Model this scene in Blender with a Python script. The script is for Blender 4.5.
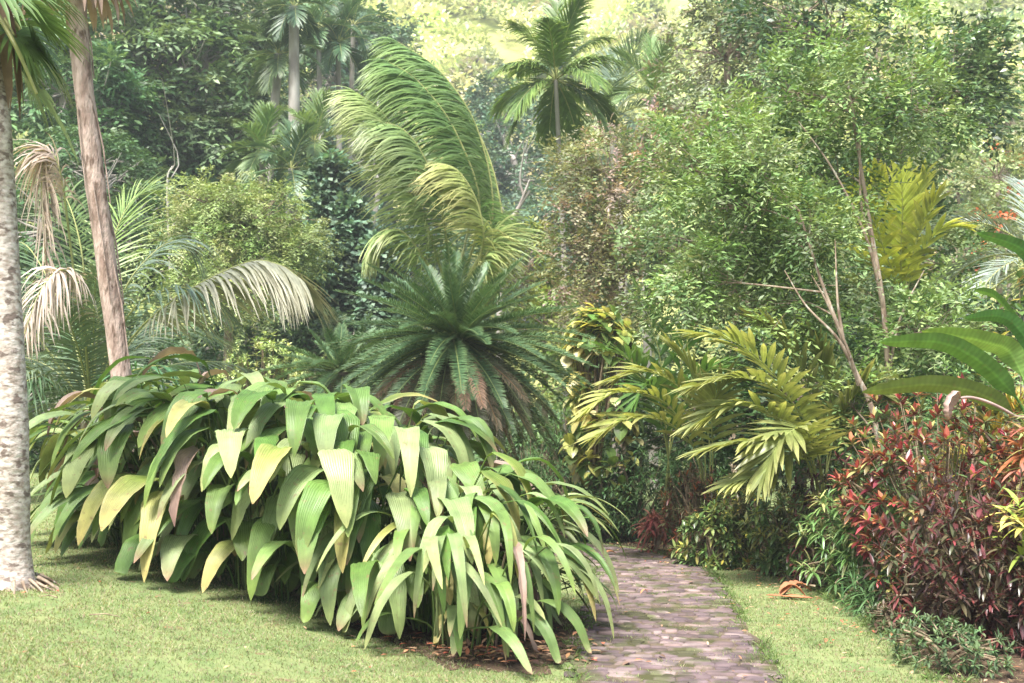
import bpy, math
import numpy as np

for o in list(bpy.data.objects):
    bpy.data.objects.remove(o)
SC = bpy.context.scene
COL = SC.collection
R = math.radians

# ------------------------------------------------------------------ camera, world, sun, exposure
F = 1100.0                                  # focal length in pixels of a 1024 wide picture
EYE = 1.6
cam_d = bpy.data.cameras.new('camera')
cam_d.sensor_width = 36.0
cam_d.lens = F / 1024.0 * 36.0
cam_d.clip_end = 2000
cam_d.dof.use_dof = True
cam_d.dof.focus_distance = 9.5
cam_d.dof.aperture_fstop = 3.2
cam = bpy.data.objects.new('camera', cam_d)
COL.objects.link(cam)
cam.location = (0, 0, EYE)
cam.rotation_euler = (R(90 + 1.49), 0, 0)
SC.camera = cam

SUN_EL, SUN_AZ = 64.0, -150.0               # azimuth measured from +Y towards +X
W = bpy.data.worlds.new('World')
SC.world = W
W.use_nodes = True
nt = W.node_tree
sky = nt.nodes.new('ShaderNodeTexSky')
sky.sky_type = 'NISHITA'
sky.sun_disc = False
sky.sun_elevation = R(SUN_EL)
sky.sun_rotation = R(SUN_AZ)
sky.air_density = 1.2
sky.dust_density = 4.0
sky.ozone_density = 1.0
bg = nt.nodes['Background']
bg.inputs['Strength'].default_value = 0.08
nt.links.new(sky.outputs[0], bg.inputs['Color'])

sun_d = bpy.data.lights.new('sun', 'SUN')
sun_d.energy = 3.6
sun_d.angle = R(22)
sun_d.color = (1.0, 0.965, 0.92)
sun = bpy.data.objects.new('sun', sun_d)
COL.objects.link(sun)
sun.rotation_euler = (R(90 - SUN_EL), 0, R(180 - SUN_AZ))
sun.location = (0, 0, 60)

SC.view_settings.view_transform = 'Standard'
SC.view_settings.look = 'None'
SC.view_settings.gamma = 1
SC.view_settings.exposure = 1.8
SC.render.engine = 'CYCLES'

# ------------------------------------------------------------------ helpers
UP = np.array([0.0, 0.0, 1.0])


def nrm(v):
    v = np.asarray(v, float)
    return v / (np.linalg.norm(v, axis=-1, keepdims=True) + 1e-9)


def smooth(a, b, x):
    t = np.clip((x - a) / (b - a), 0, 1)
    return t * t * (3 - 2 * t)


def gz(x, y):
    """height of the ground"""
    x = np.asarray(x, float); y = np.asarray(y, float)
    s = 0.06 + (0.02 - 0.06) * (1 - smooth(-3.2, 0.4, x))
    z = 0.15 - s * np.clip(y, -20, 20)
    z = z + 0.02 * np.sin(x * 1.3 + y * .7) * np.sin(y * 1.1 - x * .4) * smooth(1, 3, np.abs(x - 1.2))
    z = z + .2 * (1 - smooth(-3.8, -.3, x)) * smooth(2, 6, y)
    h = np.clip(y + 6 * np.sin(x * .03 + 1.3) - 46, 0, None)
    z = z - 1.0 * smooth(20, 40, y) + np.where(h < 20, h * h * .0155, h * .62 - 6.2)
    return z + .8 * np.sin(x * .13) * np.sin(y * .11) * smooth(45, 70, y)


def P(px, py, d):
    return np.array([(px - 512) / F * d, d, EYE + (370 - py) / F * d])


def G(px, d):
    """point on the ground under picture column px at distance d"""
    x = (px - 512) / F * d
    return np.array([x, d, float(gz(x, d))])


def GP(px, py):
    """ground point seen at pixel px, py"""
    lo = 2.0
    for d in np.arange(3, 60, .02):
        p = P(px, py, d)
        if p[2] < gz(p[0], p[1]):
            return np.array([p[0], p[1], float(gz(p[0], p[1]))])
    return G(px, 30)


class Geo:
    def __init__(s):
        s.V, s.F, s.C, s.U, s.n = [], [], [], [], 0

    def add(s, V, Fc, C, U=None):
        V = np.asarray(V, float).reshape(-1, 3)
        C = np.asarray(C, float)
        if C.ndim == 1:
            C = np.tile(C, (len(V), 1))
        if U is None:
            U = np.zeros((len(V), 3))
        s.V.append(V); s.F.append(np.asarray(Fc, np.int64).reshape(-1, 4) + s.n)
        s.C.append(C.reshape(-1, 3)); s.U.append(U.reshape(-1, 3)); s.n += len(V)

    def build(s, name, mat, parent=None, smooth_=True):
        V = np.concatenate(s.V); Fc = np.concatenate(s.F); C = np.concatenate(s.C); U = np.concatenate(s.U)
        if parent is not None:
            o_ = np.zeros(3); p = parent
            while p is not None:
                o_ += np.array(p.location); p = p.parent
            V = V - o_
        me = bpy.data.meshes.new(name)
        me.vertices.add(len(V)); me.vertices.foreach_set('co', V.astype(np.float32).ravel())
        me.loops.add(Fc.size); me.loops.foreach_set('vertex_index', Fc.astype(np.int32).ravel())
        me.polygons.add(len(Fc)); me.polygons.foreach_set('loop_start', np.arange(0, Fc.size, 4, dtype=np.int32))
        me.polygons.foreach_set('use_smooth', np.full(len(Fc), smooth_))
        a = me.color_attributes.new('Col', 'FLOAT_COLOR', 'POINT')
        a.data.foreach_set('color', np.concatenate([np.clip(C, 0, 1), np.ones((len(C), 1))], 1).astype(np.float32).ravel())
        b = me.attributes.new('lp', 'FLOAT_VECTOR', 'POINT')
        b.data.foreach_set('vector', U.astype(np.float32).ravel())
        me.update(calc_edges=True)
        me.materials.append(mat)
        o = bpy.data.objects.new(name, me)
        COL.objects.link(o)
        o.parent = parent
        return o


def tag(o, label=None, cat=None, group=None, kind=None):
    if label: o['label'] = label
    if cat: o['category'] = cat
    if group: o['group'] = group
    if kind: o['kind'] = kind
    return o


def empty(name, loc, label, cat, group=None):
    o = bpy.data.objects.new(name, None)
    o.empty_display_size = .2
    COL.objects.link(o)
    o.location = [float(v) for v in loc]
    return tag(o, label, cat, group)


def dup(o, parent=None):
    c = o.copy(); COL.objects.link(c); c.parent = parent
    for ch in list(o.children):
        dup(ch, c)
    return c


PROF = {
    'leaf': lambda t: np.maximum(np.sin(np.pi * np.clip(t, 0, 1) ** .8) ** .8, .05),
    'point': lambda t: np.maximum(np.minimum(1, .16 + t * 2.9) * np.clip(1 - t, 0, 1) ** .55 * 1.12 * (t < .999), .03),
    'blade': lambda t: np.maximum((1 - t) ** .55 * np.minimum(1, .35 + t * 4), .04),
    'strap': lambda t: np.maximum(np.minimum(1, .3 + t * 3.2) * (1 - t ** 3.2) ** .8, .05),
    'broad': lambda t: np.maximum(np.minimum(1, .12 + t * 6) * (1 - t ** 5) ** .6, .06),
    'blunt': lambda t: np.minimum(1, .25 + t * 1.6),
}


def blades(g, base, d, L, Wd, side=None, droop=0., S=2, prof='leaf', fold=.25, col=None, tip=None, cols=3, tipw=2.0, rng=None):
    base = np.asarray(base, float).reshape(-1, 3); N = len(base)
    d = nrm(np.broadcast_to(d, (N, 3)))
    L = np.broadcast_to(np.asarray(L, float), (N,)); Wd = np.broadcast_to(np.asarray(Wd, float), (N,))
    droop = np.broadcast_to(np.asarray(droop, float), (N,))
    if side is None:
        side = np.cross(d, UP)
        bad = np.linalg.norm(side, axis=1) < .05
        side[bad] = [1, 0, 0]
    side = np.broadcast_to(side, (N, 3))
    side = nrm(side - d * np.sum(side * d, 1, keepdims=True))
    pr = PROF[prof]
    rows = []; us = []; cs = []
    pos = base.copy(); dr = d.copy()
    col = np.broadcast_to(np.asarray(col, float), (N, 3))
    tp = col if tip is None else np.broadcast_to(np.asarray(tip, float), (N, 3))
    rnd = (np.arange(N) * .61803) % 1.0
    lat = np.linspace(-1, 1, cols)
    for k in range(S + 1):
        t = k / S
        n = np.cross(side, dr)
        w = (Wd * float(pr(np.array(t))) / 2)[:, None]
        c = col + (tp - col) * (t ** tipw)
        for u in lat:
            rows.append(pos + side * w * u + n * w * fold * abs(u))
            us.append(np.stack([np.full(N, u), np.full(N, t), rnd], 1)); cs.append(c)
        pos = pos + dr * (L / S)[:, None]
        dr = nrm(dr - UP * (droop / S)[:, None])
    V = np.stack(rows, 1); U = np.stack(us, 1); C = np.stack(cs, 1)
    K = V.shape[1]
    q = []
    for k in range(S):
        for j in range(cols - 1):
            a = k * cols + j
            q.append([a, a + 1, a + cols + 1, a + cols])
    q = np.array(q)
    Fc = (q[None] + (np.arange(N) * K)[:, None, None])
    g.add(V.reshape(-1, 3), Fc.reshape(-1, 4), C.reshape(-1, 3), U)


def catmull(pts, n):
    p = np.asarray(pts, float)
    if len(p) == 2:
        return p[0] + (p[1] - p[0]) * np.linspace(0, 1, n)[:, None]
    e = np.vstack([2 * p[0] - p[1], p, 2 * p[-1] - p[-2]])
    out = []
    for s in np.linspace(0, len(p) - 1 - 1e-6, n):
        i = int(s); t = s - i
        a, b, c, d = e[i], e[i + 1], e[i + 2], e[i + 3]
        out.append(.5 * (2 * b + (c - a) * t + (2 * a - 5 * b + 4 * c - d) * t * t + (3 * b - a - 3 * c + d) * t ** 3))
    return np.array(out)


def tube(g, pts, r, seg=8, col=(.2, .15, .1), rough=0., rng=None):
    p = np.asarray(pts, float); n = len(p)
    r = np.broadcast_to(np.asarray(r, float), (n,))
    T = nrm(np.gradient(p, axis=0))
    ref = np.array([1., 0, 0]) if abs(T[0][0]) < .8 else np.array([0, 1., 0])
    A = nrm(np.cross(T, ref)); B = np.cross(T, A)
    a = np.linspace(0, 2 * np.pi, seg, endpoint=False)
    rr = r[:, None] * np.ones(seg)
    if rough and rng is not None:
        rr = rr * (1 + rng.normal(0, rough, (n, seg)))
    V = p[:, None] + A[:, None] * (np.cos(a) * rr)[..., None] + B[:, None] * (np.sin(a) * rr)[..., None]
    q = []
    for i in range(n - 1):
        for j in range(seg):
            k = (j + 1) % seg
            q.append([i * seg + j, i * seg + k, (i + 1) * seg + k, (i + 1) * seg + j])
    U = np.zeros((n, seg, 3)); U[..., 1] = np.linspace(0, 1, n)[:, None]
    g.add(V.reshape(-1, 3), np.array(q), col, U.reshape(-1, 3))


def pick(rng, pal, n, jit=.18):
    pal = np.asarray(pal, float)
    c = pal[rng.integers(0, len(pal), n)]
    return c * np.array([1.05, 1.0, 1.14]) * np.exp(rng.normal(0, jit, (n, 1))) * (1 + rng.normal(0, .05, (n, 3)))


def rand_dir(rng, n):
    return nrm(rng.normal(size=(n, 3)))


# ------------------------------------------------------------------ materials (procedural)
def mat_new(name):
    m = bpy.data.materials.new(name); m.use_nodes = True
    t = m.node_tree
    b = t.nodes['Principled BSDF']
    return m, t, b


def leafmat(name, rough=.45, trans=.3, spec=.4, rib=.25, ribs=0.0, ribv=0.0, spots=.0, tscale=(1.35, 1.25, .65)):
    m, t, b = mat_new(name)
    N, Lk = t.nodes, t.links
    at = N.new('ShaderNodeVertexColor'); at.layer_name = 'Col'
    lp = N.new('ShaderNodeAttribute'); lp.attribute_name = 'lp'
    sp = N.new('ShaderNodeSeparateXYZ'); Lk.new(lp.outputs['Vector'], sp.inputs[0])
    # midrib: slightly paler narrow line along the leaf
    ab = N.new('ShaderNodeMath'); ab.operation = 'ABSOLUTE'; Lk.new(sp.outputs[0], ab.inputs[0])
    mr = N.new('ShaderNodeMapRange'); mr.inputs['From Min'].default_value = .0; mr.inputs['From Max'].default_value = .22
    mr.inputs['To Min'].default_value = 1 + rib; mr.inputs['To Max'].default_value = 1
    Lk.new(ab.outputs[0], mr.inputs['Value'])
    no = N.new('ShaderNodeTexNoise'); no.inputs['Scale'].default_value = 9; no.inputs['Detail'].default_value = 4
    tc = N.new('ShaderNodeTexCoord'); Lk.new(tc.outputs['Object'], no.inputs['Vector'])
    nr = N.new('ShaderNodeMapRange'); nr.inputs['From Min'].default_value = .3; nr.inputs['From Max'].default_value = .7
    nr.inputs['To Min'].default_value = .78; nr.inputs['To Max'].default_value = 1.22
    Lk.new(no.outputs['Fac'], nr.inputs['Value'])
    mu = N.new('ShaderNodeMath'); mu.operation = 'MULTIPLY'; Lk.new(mr.outputs[0], mu.inputs[0]); Lk.new(nr.outputs[0], mu.inputs[1])
    fac = mu.outputs[0]
    if ribs or ribv:
        mm = N.new('ShaderNodeMath'); mm.operation = 'MULTIPLY'; mm.inputs[1].default_value = ribs or ribv; Lk.new(sp.outputs[0 if ribs else 1], mm.inputs[0])
        sn = N.new('ShaderNodeMath'); sn.operation = 'SINE'; Lk.new(mm.outputs[0], sn.inputs[0])
        r2 = N.new('ShaderNodeMapRange'); r2.inputs['From Min'].default_value = -1; r2.inputs['To Min'].default_value = .9; r2.inputs['To Max'].default_value = 1.05
        Lk.new(sn.outputs[0], r2.inputs['Value'])
        m3 = N.new('ShaderNodeMath'); m3.operation = 'MULTIPLY'; Lk.new(fac, m3.inputs[0]); Lk.new(r2.outputs[0], m3.inputs[1]); fac = m3.outputs[0]
        bp = N.new('ShaderNodeBump'); bp.inputs['Strength'].default_value = .35 if ribs else .1; bp.inputs['Distance'].default_value = .006
        Lk.new(sn.outputs[0], bp.inputs['Height']); Lk.new(bp.outputs[0], b.inputs['Normal'])
    vm = N.new('ShaderNodeVectorMath'); vm.operation = 'SCALE'; Lk.new(at.outputs['Color'], vm.inputs[0]); Lk.new(fac, vm.inputs['Scale'])
    cur = vm.outputs[0]
    if spots:
        n2 = N.new('ShaderNodeTexNoise'); n2.inputs['Scale'].default_value = 26; n2.inputs['Detail'].default_value = 5
        Lk.new(tc.outputs['Object'], n2.inputs['Vector'])
        rr = N.new('ShaderNodeMapRange'); rr.inputs['From Min'].default_value = .62; rr.inputs['From Max'].default_value = .7
        rr.inputs['To Max'].default_value = spots; Lk.new(n2.outputs['Fac'], rr.inputs['Value'])
        mx = N.new('ShaderNodeMix'); mx.data_type = 'RGBA'; Lk.new(rr.outputs[0], mx.inputs['Factor'])
        Lk.new(cur, mx.inputs['A']); mx.inputs['B'].default_value = (.22, .13, .07, 1); cur = mx.outputs['Result']
    Lk.new(cur, b.inputs['Base Color'])
    b.inputs['Roughness'].default_value = rough
    b.inputs['Specular IOR Level'].default_value = spec
    tr = N.new('ShaderNodeBsdfTranslucent')
    v2 = N.new('ShaderNodeVectorMath'); v2.operation = 'MULTIPLY'; v2.inputs[1].default_value = tscale
    Lk.new(cur, v2.inputs[0]); Lk.new(v2.outputs[0], tr.inputs['Color'])
    ms = N.new('ShaderNodeMixShader'); ms.inputs['Fac'].default_value = trans
    Lk.new(b.outputs[0], ms.inputs[1]); Lk.new(tr.outputs[0], ms.inputs[2])
    Lk.new(ms.outputs[0], N['Material Output'].inputs['Surface'])
    return m


def noisemat(name, c1, c2, scale=8, c3=None, s3=30, t3=(.55, .7), rough=.9, bump=.3, bdist=.02, stretch=(1, 1, 1), attr=False):
    m, t, b = mat_new(name)
    N, Lk = t.nodes, t.links
    tc = N.new('ShaderNodeTexCoord'); mp = N.new('ShaderNodeMapping'); mp.inputs['Scale'].default_value = stretch
    Lk.new(tc.outputs['Object'], mp.inputs[0])
    n1 = N.new('ShaderNodeTexNoise'); n1.inputs['Scale'].default_value = scale; n1.inputs['Detail'].default_value = 6
    Lk.new(mp.outputs[0], n1.inputs['Vector'])
    r1 = N.new('ShaderNodeMapRange'); r1.inputs['From Min'].default_value = .35; r1.inputs['From Max'].default_value = .65
    Lk.new(n1.outputs['Fac'], r1.inputs['Value'])
    mx = N.new('ShaderNodeMix'); mx.data_type = 'RGBA'
    Lk.new(r1.outputs[0], mx.inputs['Factor'])
    mx.inputs['A'].default_value = (*c1, 1); mx.inputs['B'].default_value = (*c2, 1)
    cur = mx.outputs['Result']
    if c3 is not None:
        n2 = N.new('ShaderNodeTexNoise'); n2.inputs['Scale'].default_value = s3; n2.inputs['Detail'].default_value = 5
        Lk.new(mp.outputs[0], n2.inputs['Vector'])
        r2 = N.new('ShaderNodeMapRange'); r2.inputs['From Min'].default_value = t3[0]; r2.inputs['From Max'].default_value = t3[1]
        Lk.new(n2.outputs['Fac'], r2.inputs['Value'])
        m2 = N.new('ShaderNodeMix'); m2.data_type = 'RGBA'; Lk.new(r2.outputs[0], m2.inputs['Factor'])
        Lk.new(cur, m2.inputs['A']); m2.inputs['B'].default_value = (*c3, 1); cur = m2.outputs['Result']
    if attr:
        at = N.new('ShaderNodeVertexColor'); at.layer_name = 'Col'
        vm = N.new('ShaderNodeVectorMath'); vm.operation = 'MULTIPLY'; Lk.new(cur, vm.inputs[0]); Lk.new(at.outputs['Color'], vm.inputs[1])
        cur = vm.outputs[0]
    Lk.new(cur, b.inputs['Base Color'])
    b.inputs['Roughness'].default_value = rough
    b.inputs['Specular IOR Level'].default_value = .25
    bp = N.new('ShaderNodeBump'); bp.inputs['Strength'].default_value = bump; bp.inputs['Distance'].default_value = bdist
    n3 = N.new('ShaderNodeTexNoise'); n3.inputs['Scale'].default_value = s3 * 1.5; n3.inputs['Detail'].default_value = 8
    Lk.new(mp.outputs[0], n3.inputs['Vector'])
    Lk.new(n3.outputs['Fac'], bp.inputs['Height']); Lk.new(bp.outputs[0], b.inputs['Normal'])
    return m


M = {
    'leaf': leafmat('leaf', .45, .2, .3),
    'gloss': leafmat('glossy_leaf', .3, .15, .45),
    'matte': leafmat('matte_leaf', .65, .28, .2),
    'paddle': leafmat('paddle_leaf', .34, .25, .4, rib=.5, ribs=0, ribv=190, spots=.35),
    'pleat': leafmat('pleated_leaf', .42,   .18, .4, rib=.1, ribs=42, spots=.55),
    'broad': leafmat('broad_leaf', .32, .3, .5, rib=.35, ribs=0, spots=.25),
    'frond': leafmat('frond', .4, .18, .35, rib=.2),
    'dry': leafmat('dry_leaf', .8, .15, .15, rib=.1),
    'grass': leafmat('grass', .6, .4, .25, rib=0),
    'bark': noisemat('bark', (.16, .11, .075), (.34, .27, .2), 14, (.42, .4, .33), 22, (.56, .66), .9, .5, .02, (1, 1, .35)),
    'palmbark': noisemat('pale_palm_bark', (.3, .24, .2), (.60, .54, .49), 24, (.17, .13, .11), 13, (.55, .63), .9, .6, .02, (1, 1, 1.6)),
    'pinkbark': noisemat('pinkish_palm_bark', (.26, .18, .145), (.52, .40, .345), 13, (.15, .10, .075), 20, (.56, .66), .9, .9, .03, (1, 1, .3)),
    'farbark': noisemat('grey_bark', (.25, .22, .19), (.5, .47, .42), 3, None, 10, (.5, .6), .9, .3, .02, (1, 1, .4)),
}

HAZE = .0014

# ------------------------------------------------------------------ plant builders
def sprays(g, rng, org, d, length, k, L, Wd, pal, droop=.5, ldroop=.3, ang=55, S=2, cols=3, jit=.15, cjit=None, tipcol=None):
    """leafy twigs: M twigs with k alternate leaves each"""
    Mn = len(org)
    d = nrm(d); side = nrm(np.cross(d, UP) + 1e-4)
    length = np.broadcast_to(length, (Mn,))
    base_c = pick(rng, pal, Mn, jit) if cjit is None else cjit
    bs, ds, ss, cs, ls = [], [], [], [], []
    for i in range(k):
        t = (i + .6) / k
        pos = org + d * (length * t)[:, None] - UP * (length * droop * t * t * .5)[:, None]
        tan = nrm(d - UP * droop * t)
        s = 1 if i % 2 else -1
        a = R(ang) * (1 - .6 * (i == k - 1)) + rng.normal(0, .25, Mn)
        n = np.cross(side, tan)
        dd = tan * np.cos(a)[:, None] + side * (s * np.sin(a))[:, None] + n * rng.normal(.1, .25, (Mn, 1))
        bs.append(pos); ds.append(nrm(dd)); cs.append(base_c * np.exp(rng.normal(0, jit * .6, (Mn, 1))))
        ls.append(L * rng.uniform(.7, 1.2, Mn) * (1 - .25 * abs(t - .5)))
        ss.append(tan - dd * 0)
    B = np.concatenate(bs); D = np.concatenate(ds); C = np.concatenate(cs); LL = np.concatenate(ls)
    sd = np.concatenate(ss) + rng.normal(0, .35, B.shape)
    blades(g, B, D, LL, LL * (Wd / L), side=sd, droop=ldroop, S=S, prof='leaf', fold=.2, col=C, tip=tipcol, cols=cols)


def rosettes(g, rng, cen, ax, nleaf, L, Wd, pal, tilt=(35, 85), droop=.6, S=3, prof='leaf', jit=.2, cols=3, tipf=None, fold=.25, newpal=None):
    ax = nrm(ax); Mn = len(cen)
    a1 = nrm(np.cross(ax, np.array([.31, .95, .02]))); a2 = np.cross(ax, a1)
    rc = pick(rng, pal, Mn, jit)
    B, D, C, LL = [], [], [], []
    for i in range(nleaf):
        ph = i * 2.399 + rng.uniform(0, .8, Mn)
        f = (i + .5) / nleaf
        th = np.radians(tilt[0] + (tilt[1] - tilt[0]) * f + rng.normal(0, 8, Mn))
        dd = ax * np.cos(th)[:, None] + (a1 * np.cos(ph)[:, None] + a2 * np.sin(ph)[:, None]) * np.sin(th)[:, None]
        B.append(cen - ax * (L * .35 * f)); D.append(dd)
        own = pick(rng, pal, Mn, jit)
        mixf = rng.uniform(0, 1, (Mn, 1)) < .3
        c = np.where(mixf, own, rc * np.exp(rng.normal(0, .12, (Mn, 1))))
        if newpal is not None and f < .35:
            c = pick(rng, newpal, Mn, .12)
        C.append(c); LL.append(L * rng.uniform(.65, 1.15, Mn) * (.75 + .4 * f))
    B = np.concatenate(B); D = np.concatenate(D); C = np.concatenate(C); LL = np.concatenate(LL)
    blades(g, B, D, LL, LL * (Wd / L), droop=droop, S=S, prof=prof, fold=fold, col=C, tip=None if tipf is None else C * np.array(tipf), cols=cols)


def lumps(rng, u, amp=.22):
    v = np.zeros(len(u))
    for i in range(5):
        w = rand_dir(rng, 1)[0] * rng.uniform(2, 5); v += np.sin(u @ w + rng.uniform(0, 6))
    return 1 + amp * v / 2.2


def shrub(name, label, cat, c, rx, ry, h, pal, L=.1, Wd=.03, n=160, nleaf=11, tilt=(35, 95), droop=.6, mat='leaf', group=None,
          prof='leaf', seed=0, inner=.55, newpal=None, style='ros', stems=14, S=3, zc=.45, tipf=None, fold=.25, stemcol=(.5, .45, .4), amp=.22, bottom=-.8):
    rng = np.random.default_rng(seed + 100)
    c = np.array([c[0], c[1], float(gz(c[0], c[1]))])
    root = empty(name, c, label, cat, group)
    u = rand_dir(rng, n * 3); u = u[u[:, 2] > bottom][:n]; n = len(u)
    r = (inner + (1 - inner) * rng.uniform(0, 1, n) ** .6) * lumps(rng, u, amp)
    rad = np.array([rx, ry, h * (1 - zc)])
    cen = c + np.array([0, 0, h * zc]) + u * r[:, None] * rad
    low = u[:, 2] < 0
    cen[low, 2] = c[2] + h * zc + u[low, 2] * r[low] * h * zc * 1.5
    cen[:, 2] = np.maximum(cen[:, 2], gz(cen[:, 0], cen[:, 1]) + .04)
    g = Geo()
    ax = nrm(u * np.array([1, 1, .8]) + UP * .7 + rng.normal(0, .25, (n, 3)))
    if style == 'ros':
        rosettes(g, rng, cen, ax, nleaf, L, Wd, pal, tilt, droop, S, prof, .2, 3, tipf, fold, newpal)
    else:
        k = max(1, n // 1)
        org = np.repeat(cen, 3, 0) + rng.normal(0, .3 * L, (n * 3, 3))
        dd = np.repeat(ax, 3, 0) + rng.normal(0, .6, (n * 3, 3))
        sprays(g, rng, org, dd, L * 3.2 * rng.uniform(.7, 1.2, n * 3), nleaf, L, Wd, pal, droop=droop, ldroop=droop * .6)
    s = Geo()
    for i in rng.choice(n, min(stems, n), replace=False):
        b0 = c + np.array([rng.normal(0, .12 * rx), rng.normal(0, .12 * ry), -.03])
        mid = (b0 + cen[i]) / 2 + np.array([0, 0, .12 * h]) + rng.normal(0, .04, 3)
        tube(s, catmull([b0, mid, cen[i]], 7), np.linspace(.016, .005, 7) * (1 + h * .3), 5, stemcol)
    # dense twigs reaching every rosette from a point inside
    for i in range(0, n, 2):
        tube(s, np.array([c + (cen[i] - c) * .6 + UP * .05, cen[i]]), [.006, .004], 3, stemcol)
    g.build('foliage', M[mat], root)
    s.build('stem', M['stem'], root)
    return root


def tree(name, label, cat, trunk, tr, blobs, pal, L=.06, Wd=.025, ncl=60, spr=7, k=9, twig=.3, mat='leaf', group=None, seed=0,
         bark='bark', droop=.5, ldroop=.3, branch_r=.35, barkcol=(1, 1, 1), inner=.45, cl_r=.13, extra_trunks=(), S=2, cols=2, amp=.25, open_=.0):
    rng = np.random.default_rng(seed + 500)
    if seed < 300: pal = np.array(pal) * [1.12, 1.05, 1.05]
    base = np.array([trunk[0][0], trunk[0][1], float(gz(trunk[0][0], trunk[0][1]))])
    root = empty(name, base, label, cat, group)
    tp = [np.array(p, float) for p in trunk]; tp[0] = base - UP * .1
    line = catmull(tp, 22)
    t = Geo()
    tube(t, line, np.linspace(tr, tr * .35, 22), 9, barkcol, .05, rng)
    br = t; g = Geo()
    for ex in extra_trunks:
        l2 = catmull(ex, 16); tube(t, l2, np.linspace(tr * .6, tr * .15, 16), 7, barkcol)
    for bc, rad in blobs:
        bc = np.array(bc, float); rad = np.broadcast_to(np.array(rad, float), (3,))
        m = max(6, int(ncl * float(np.cbrt(np.prod(rad)) / np.cbrt(np.prod(np.broadcast_to(blobs[0][1], (3,)))))))
        u = rand_dir(rng, m)
        r = (inner + (1 - inner) * rng.uniform(0, 1, m) ** .55) * lumps(rng, u, amp)
        cen = bc + u * r[:, None] * rad
        # limb from trunk to blob, then boughs to the clusters
        dd = np.linalg.norm(line - bc, axis=1) + np.maximum(line[:, 2] - bc[2] + rad[2] * .3, 0) * 3
        j = int(np.argmin(dd[4:])) + 4
        rr = tr * branch_r
        limb = catmull([line[j], (line[j] + bc) / 2 + UP * .1 * rad[2] + rng.normal(0, .06, 3) * rad, bc], 9)
        tube(br, limb, np.linspace(rr, rr * .5, 9), 6, barkcol)
        for i in range(0, m, 2 if m > 30 else 1):
            q = limb[rng.integers(4, 9)]
            mid = (q + cen[i]) / 2 + rng.normal(0, .08, 3) * rad
            tube(br, catmull([q, mid, cen[i]], 5), np.linspace(rr * .4, rr * .12, 5), 4, barkcol)
        sp = max(2, int(spr))
        org = np.repeat(cen, sp, 0) + rng.normal(0, cl_r * .45, (m * sp, 3)) * float(np.cbrt(np.prod(rad))) * np.array([1, 1, .6])
        dr = np.repeat(u, sp, 0) * .6 + rng.normal(0, .7, (m * sp, 3)) + UP * .15
        cc = np.repeat(pick(rng, pal, m, .16), sp, 0) * np.exp(rng.normal(0, .12, (m * sp, 1)))
        sprays(g, rng, org, dr, twig * rng.uniform(.6, 1.3, m * sp), k, L, Wd, pal, droop, ldroop, 55, S, cols, .16, cc)
    t.build('trunk', M[bark], root)
    g.build('crown', M[mat], root)
    return root


def arc(base, az, el, length, droop, n=12, yaw=0.):
    """points of an arching rib leaving base"""
    az = R(az); el = R(el)
    d = np.array([math.sin(az) * math.cos(el), math.cos(az) * math.cos(el), math.sin(el)])
    p = [np.array(base, float)]
    for i in range(n - 1):
        p.append(p[-1] + d * length / (n - 1))
        d = nrm(d - UP * droop / (n - 1) + np.array([math.cos(az), -math.sin(az), 0]) * yaw / (n - 1))
    return np.array(p)


def frond(rng, pts, pairs, Ll, Wl, col, tip=None, ang=(70, 25), lift=.15, ldroop=.6, start=.12, r0=.018, S=3, jit=.1, ribcol=(.3, .32, .12),
          prof='blade', fold=.15, wob=.06, lprof=None, twist=0., miss=0.):
    g = Geo()
    line = catmull(pts, 40)
    tube(g, line[::2], np.linspace(r0, r0 * .2, 20), 5, ribcol)
    st = np.linspace(start, .995, pairs)
    idx = st * 39; i0 = np.clip(idx.astype(int), 0, 38); f = (idx - i0)[:, None]
    pos = line[i0] * (1 - f) + line[i0 + 1] * f
    T = nrm(np.gradient(line, axis=0)); tan = nrm(T[i0] * (1 - f) + T[i0 + 1] * f)
    side = np.cross(tan, UP)
    wk = np.linalg.norm(side, axis=1) < .15
    hz = nrm(np.array([line[-1][0] - line[0][0], line[-1][1] - line[0][1], 0]) + 1e-6)
    side[wk] = np.cross(hz, UP)
    side = nrm(side); N_ = np.cross(side, tan)
    if twist:
        c_, s_ = math.cos(twist), math.sin(twist)
        side, N_ = side * c_ + N_ * s_, N_ * c_ - side * s_
    tt = (st - start) / (1 - start)
    lp = (np.sin(np.pi * (.12 + .8 * tt)) ** .7) if lprof is None else lprof(tt)
    for sg in (-1, 1):
        n = pairs
        keep = rng.uniform(0, 1, n) > miss
        a = np.radians(ang[0] + (ang[1] - ang[0]) * tt) + rng.normal(0, wob, n)
        lf = lift + rng.normal(0, wob * 2, n)
        d = tan * np.cos(a)[:, None] + (side * (sg * np.cos(lf))[:, None] + N_ * np.sin(lf)[:, None]) * np.sin(a)[:, None]
        c = np.array(col) * np.exp(rng.normal(0, jit, (n, 1)))
        tc = None if tip is None else (np.array(tip) * np.exp(rng.normal(0, jit, (n, 1))))[keep]
        Ls = Ll * lp * rng.uniform(.88, 1.08, n)
        blades(g, pos[keep], d[keep], Ls[keep], Wl * (.6 + .4 * lp[keep]), side=tan[keep], droop=ldroop * rng.uniform(.7, 1.3, keep.sum()), S=S, prof=prof,
               fold=fold, col=c[keep], tip=tc, cols=3)
    return g


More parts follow.
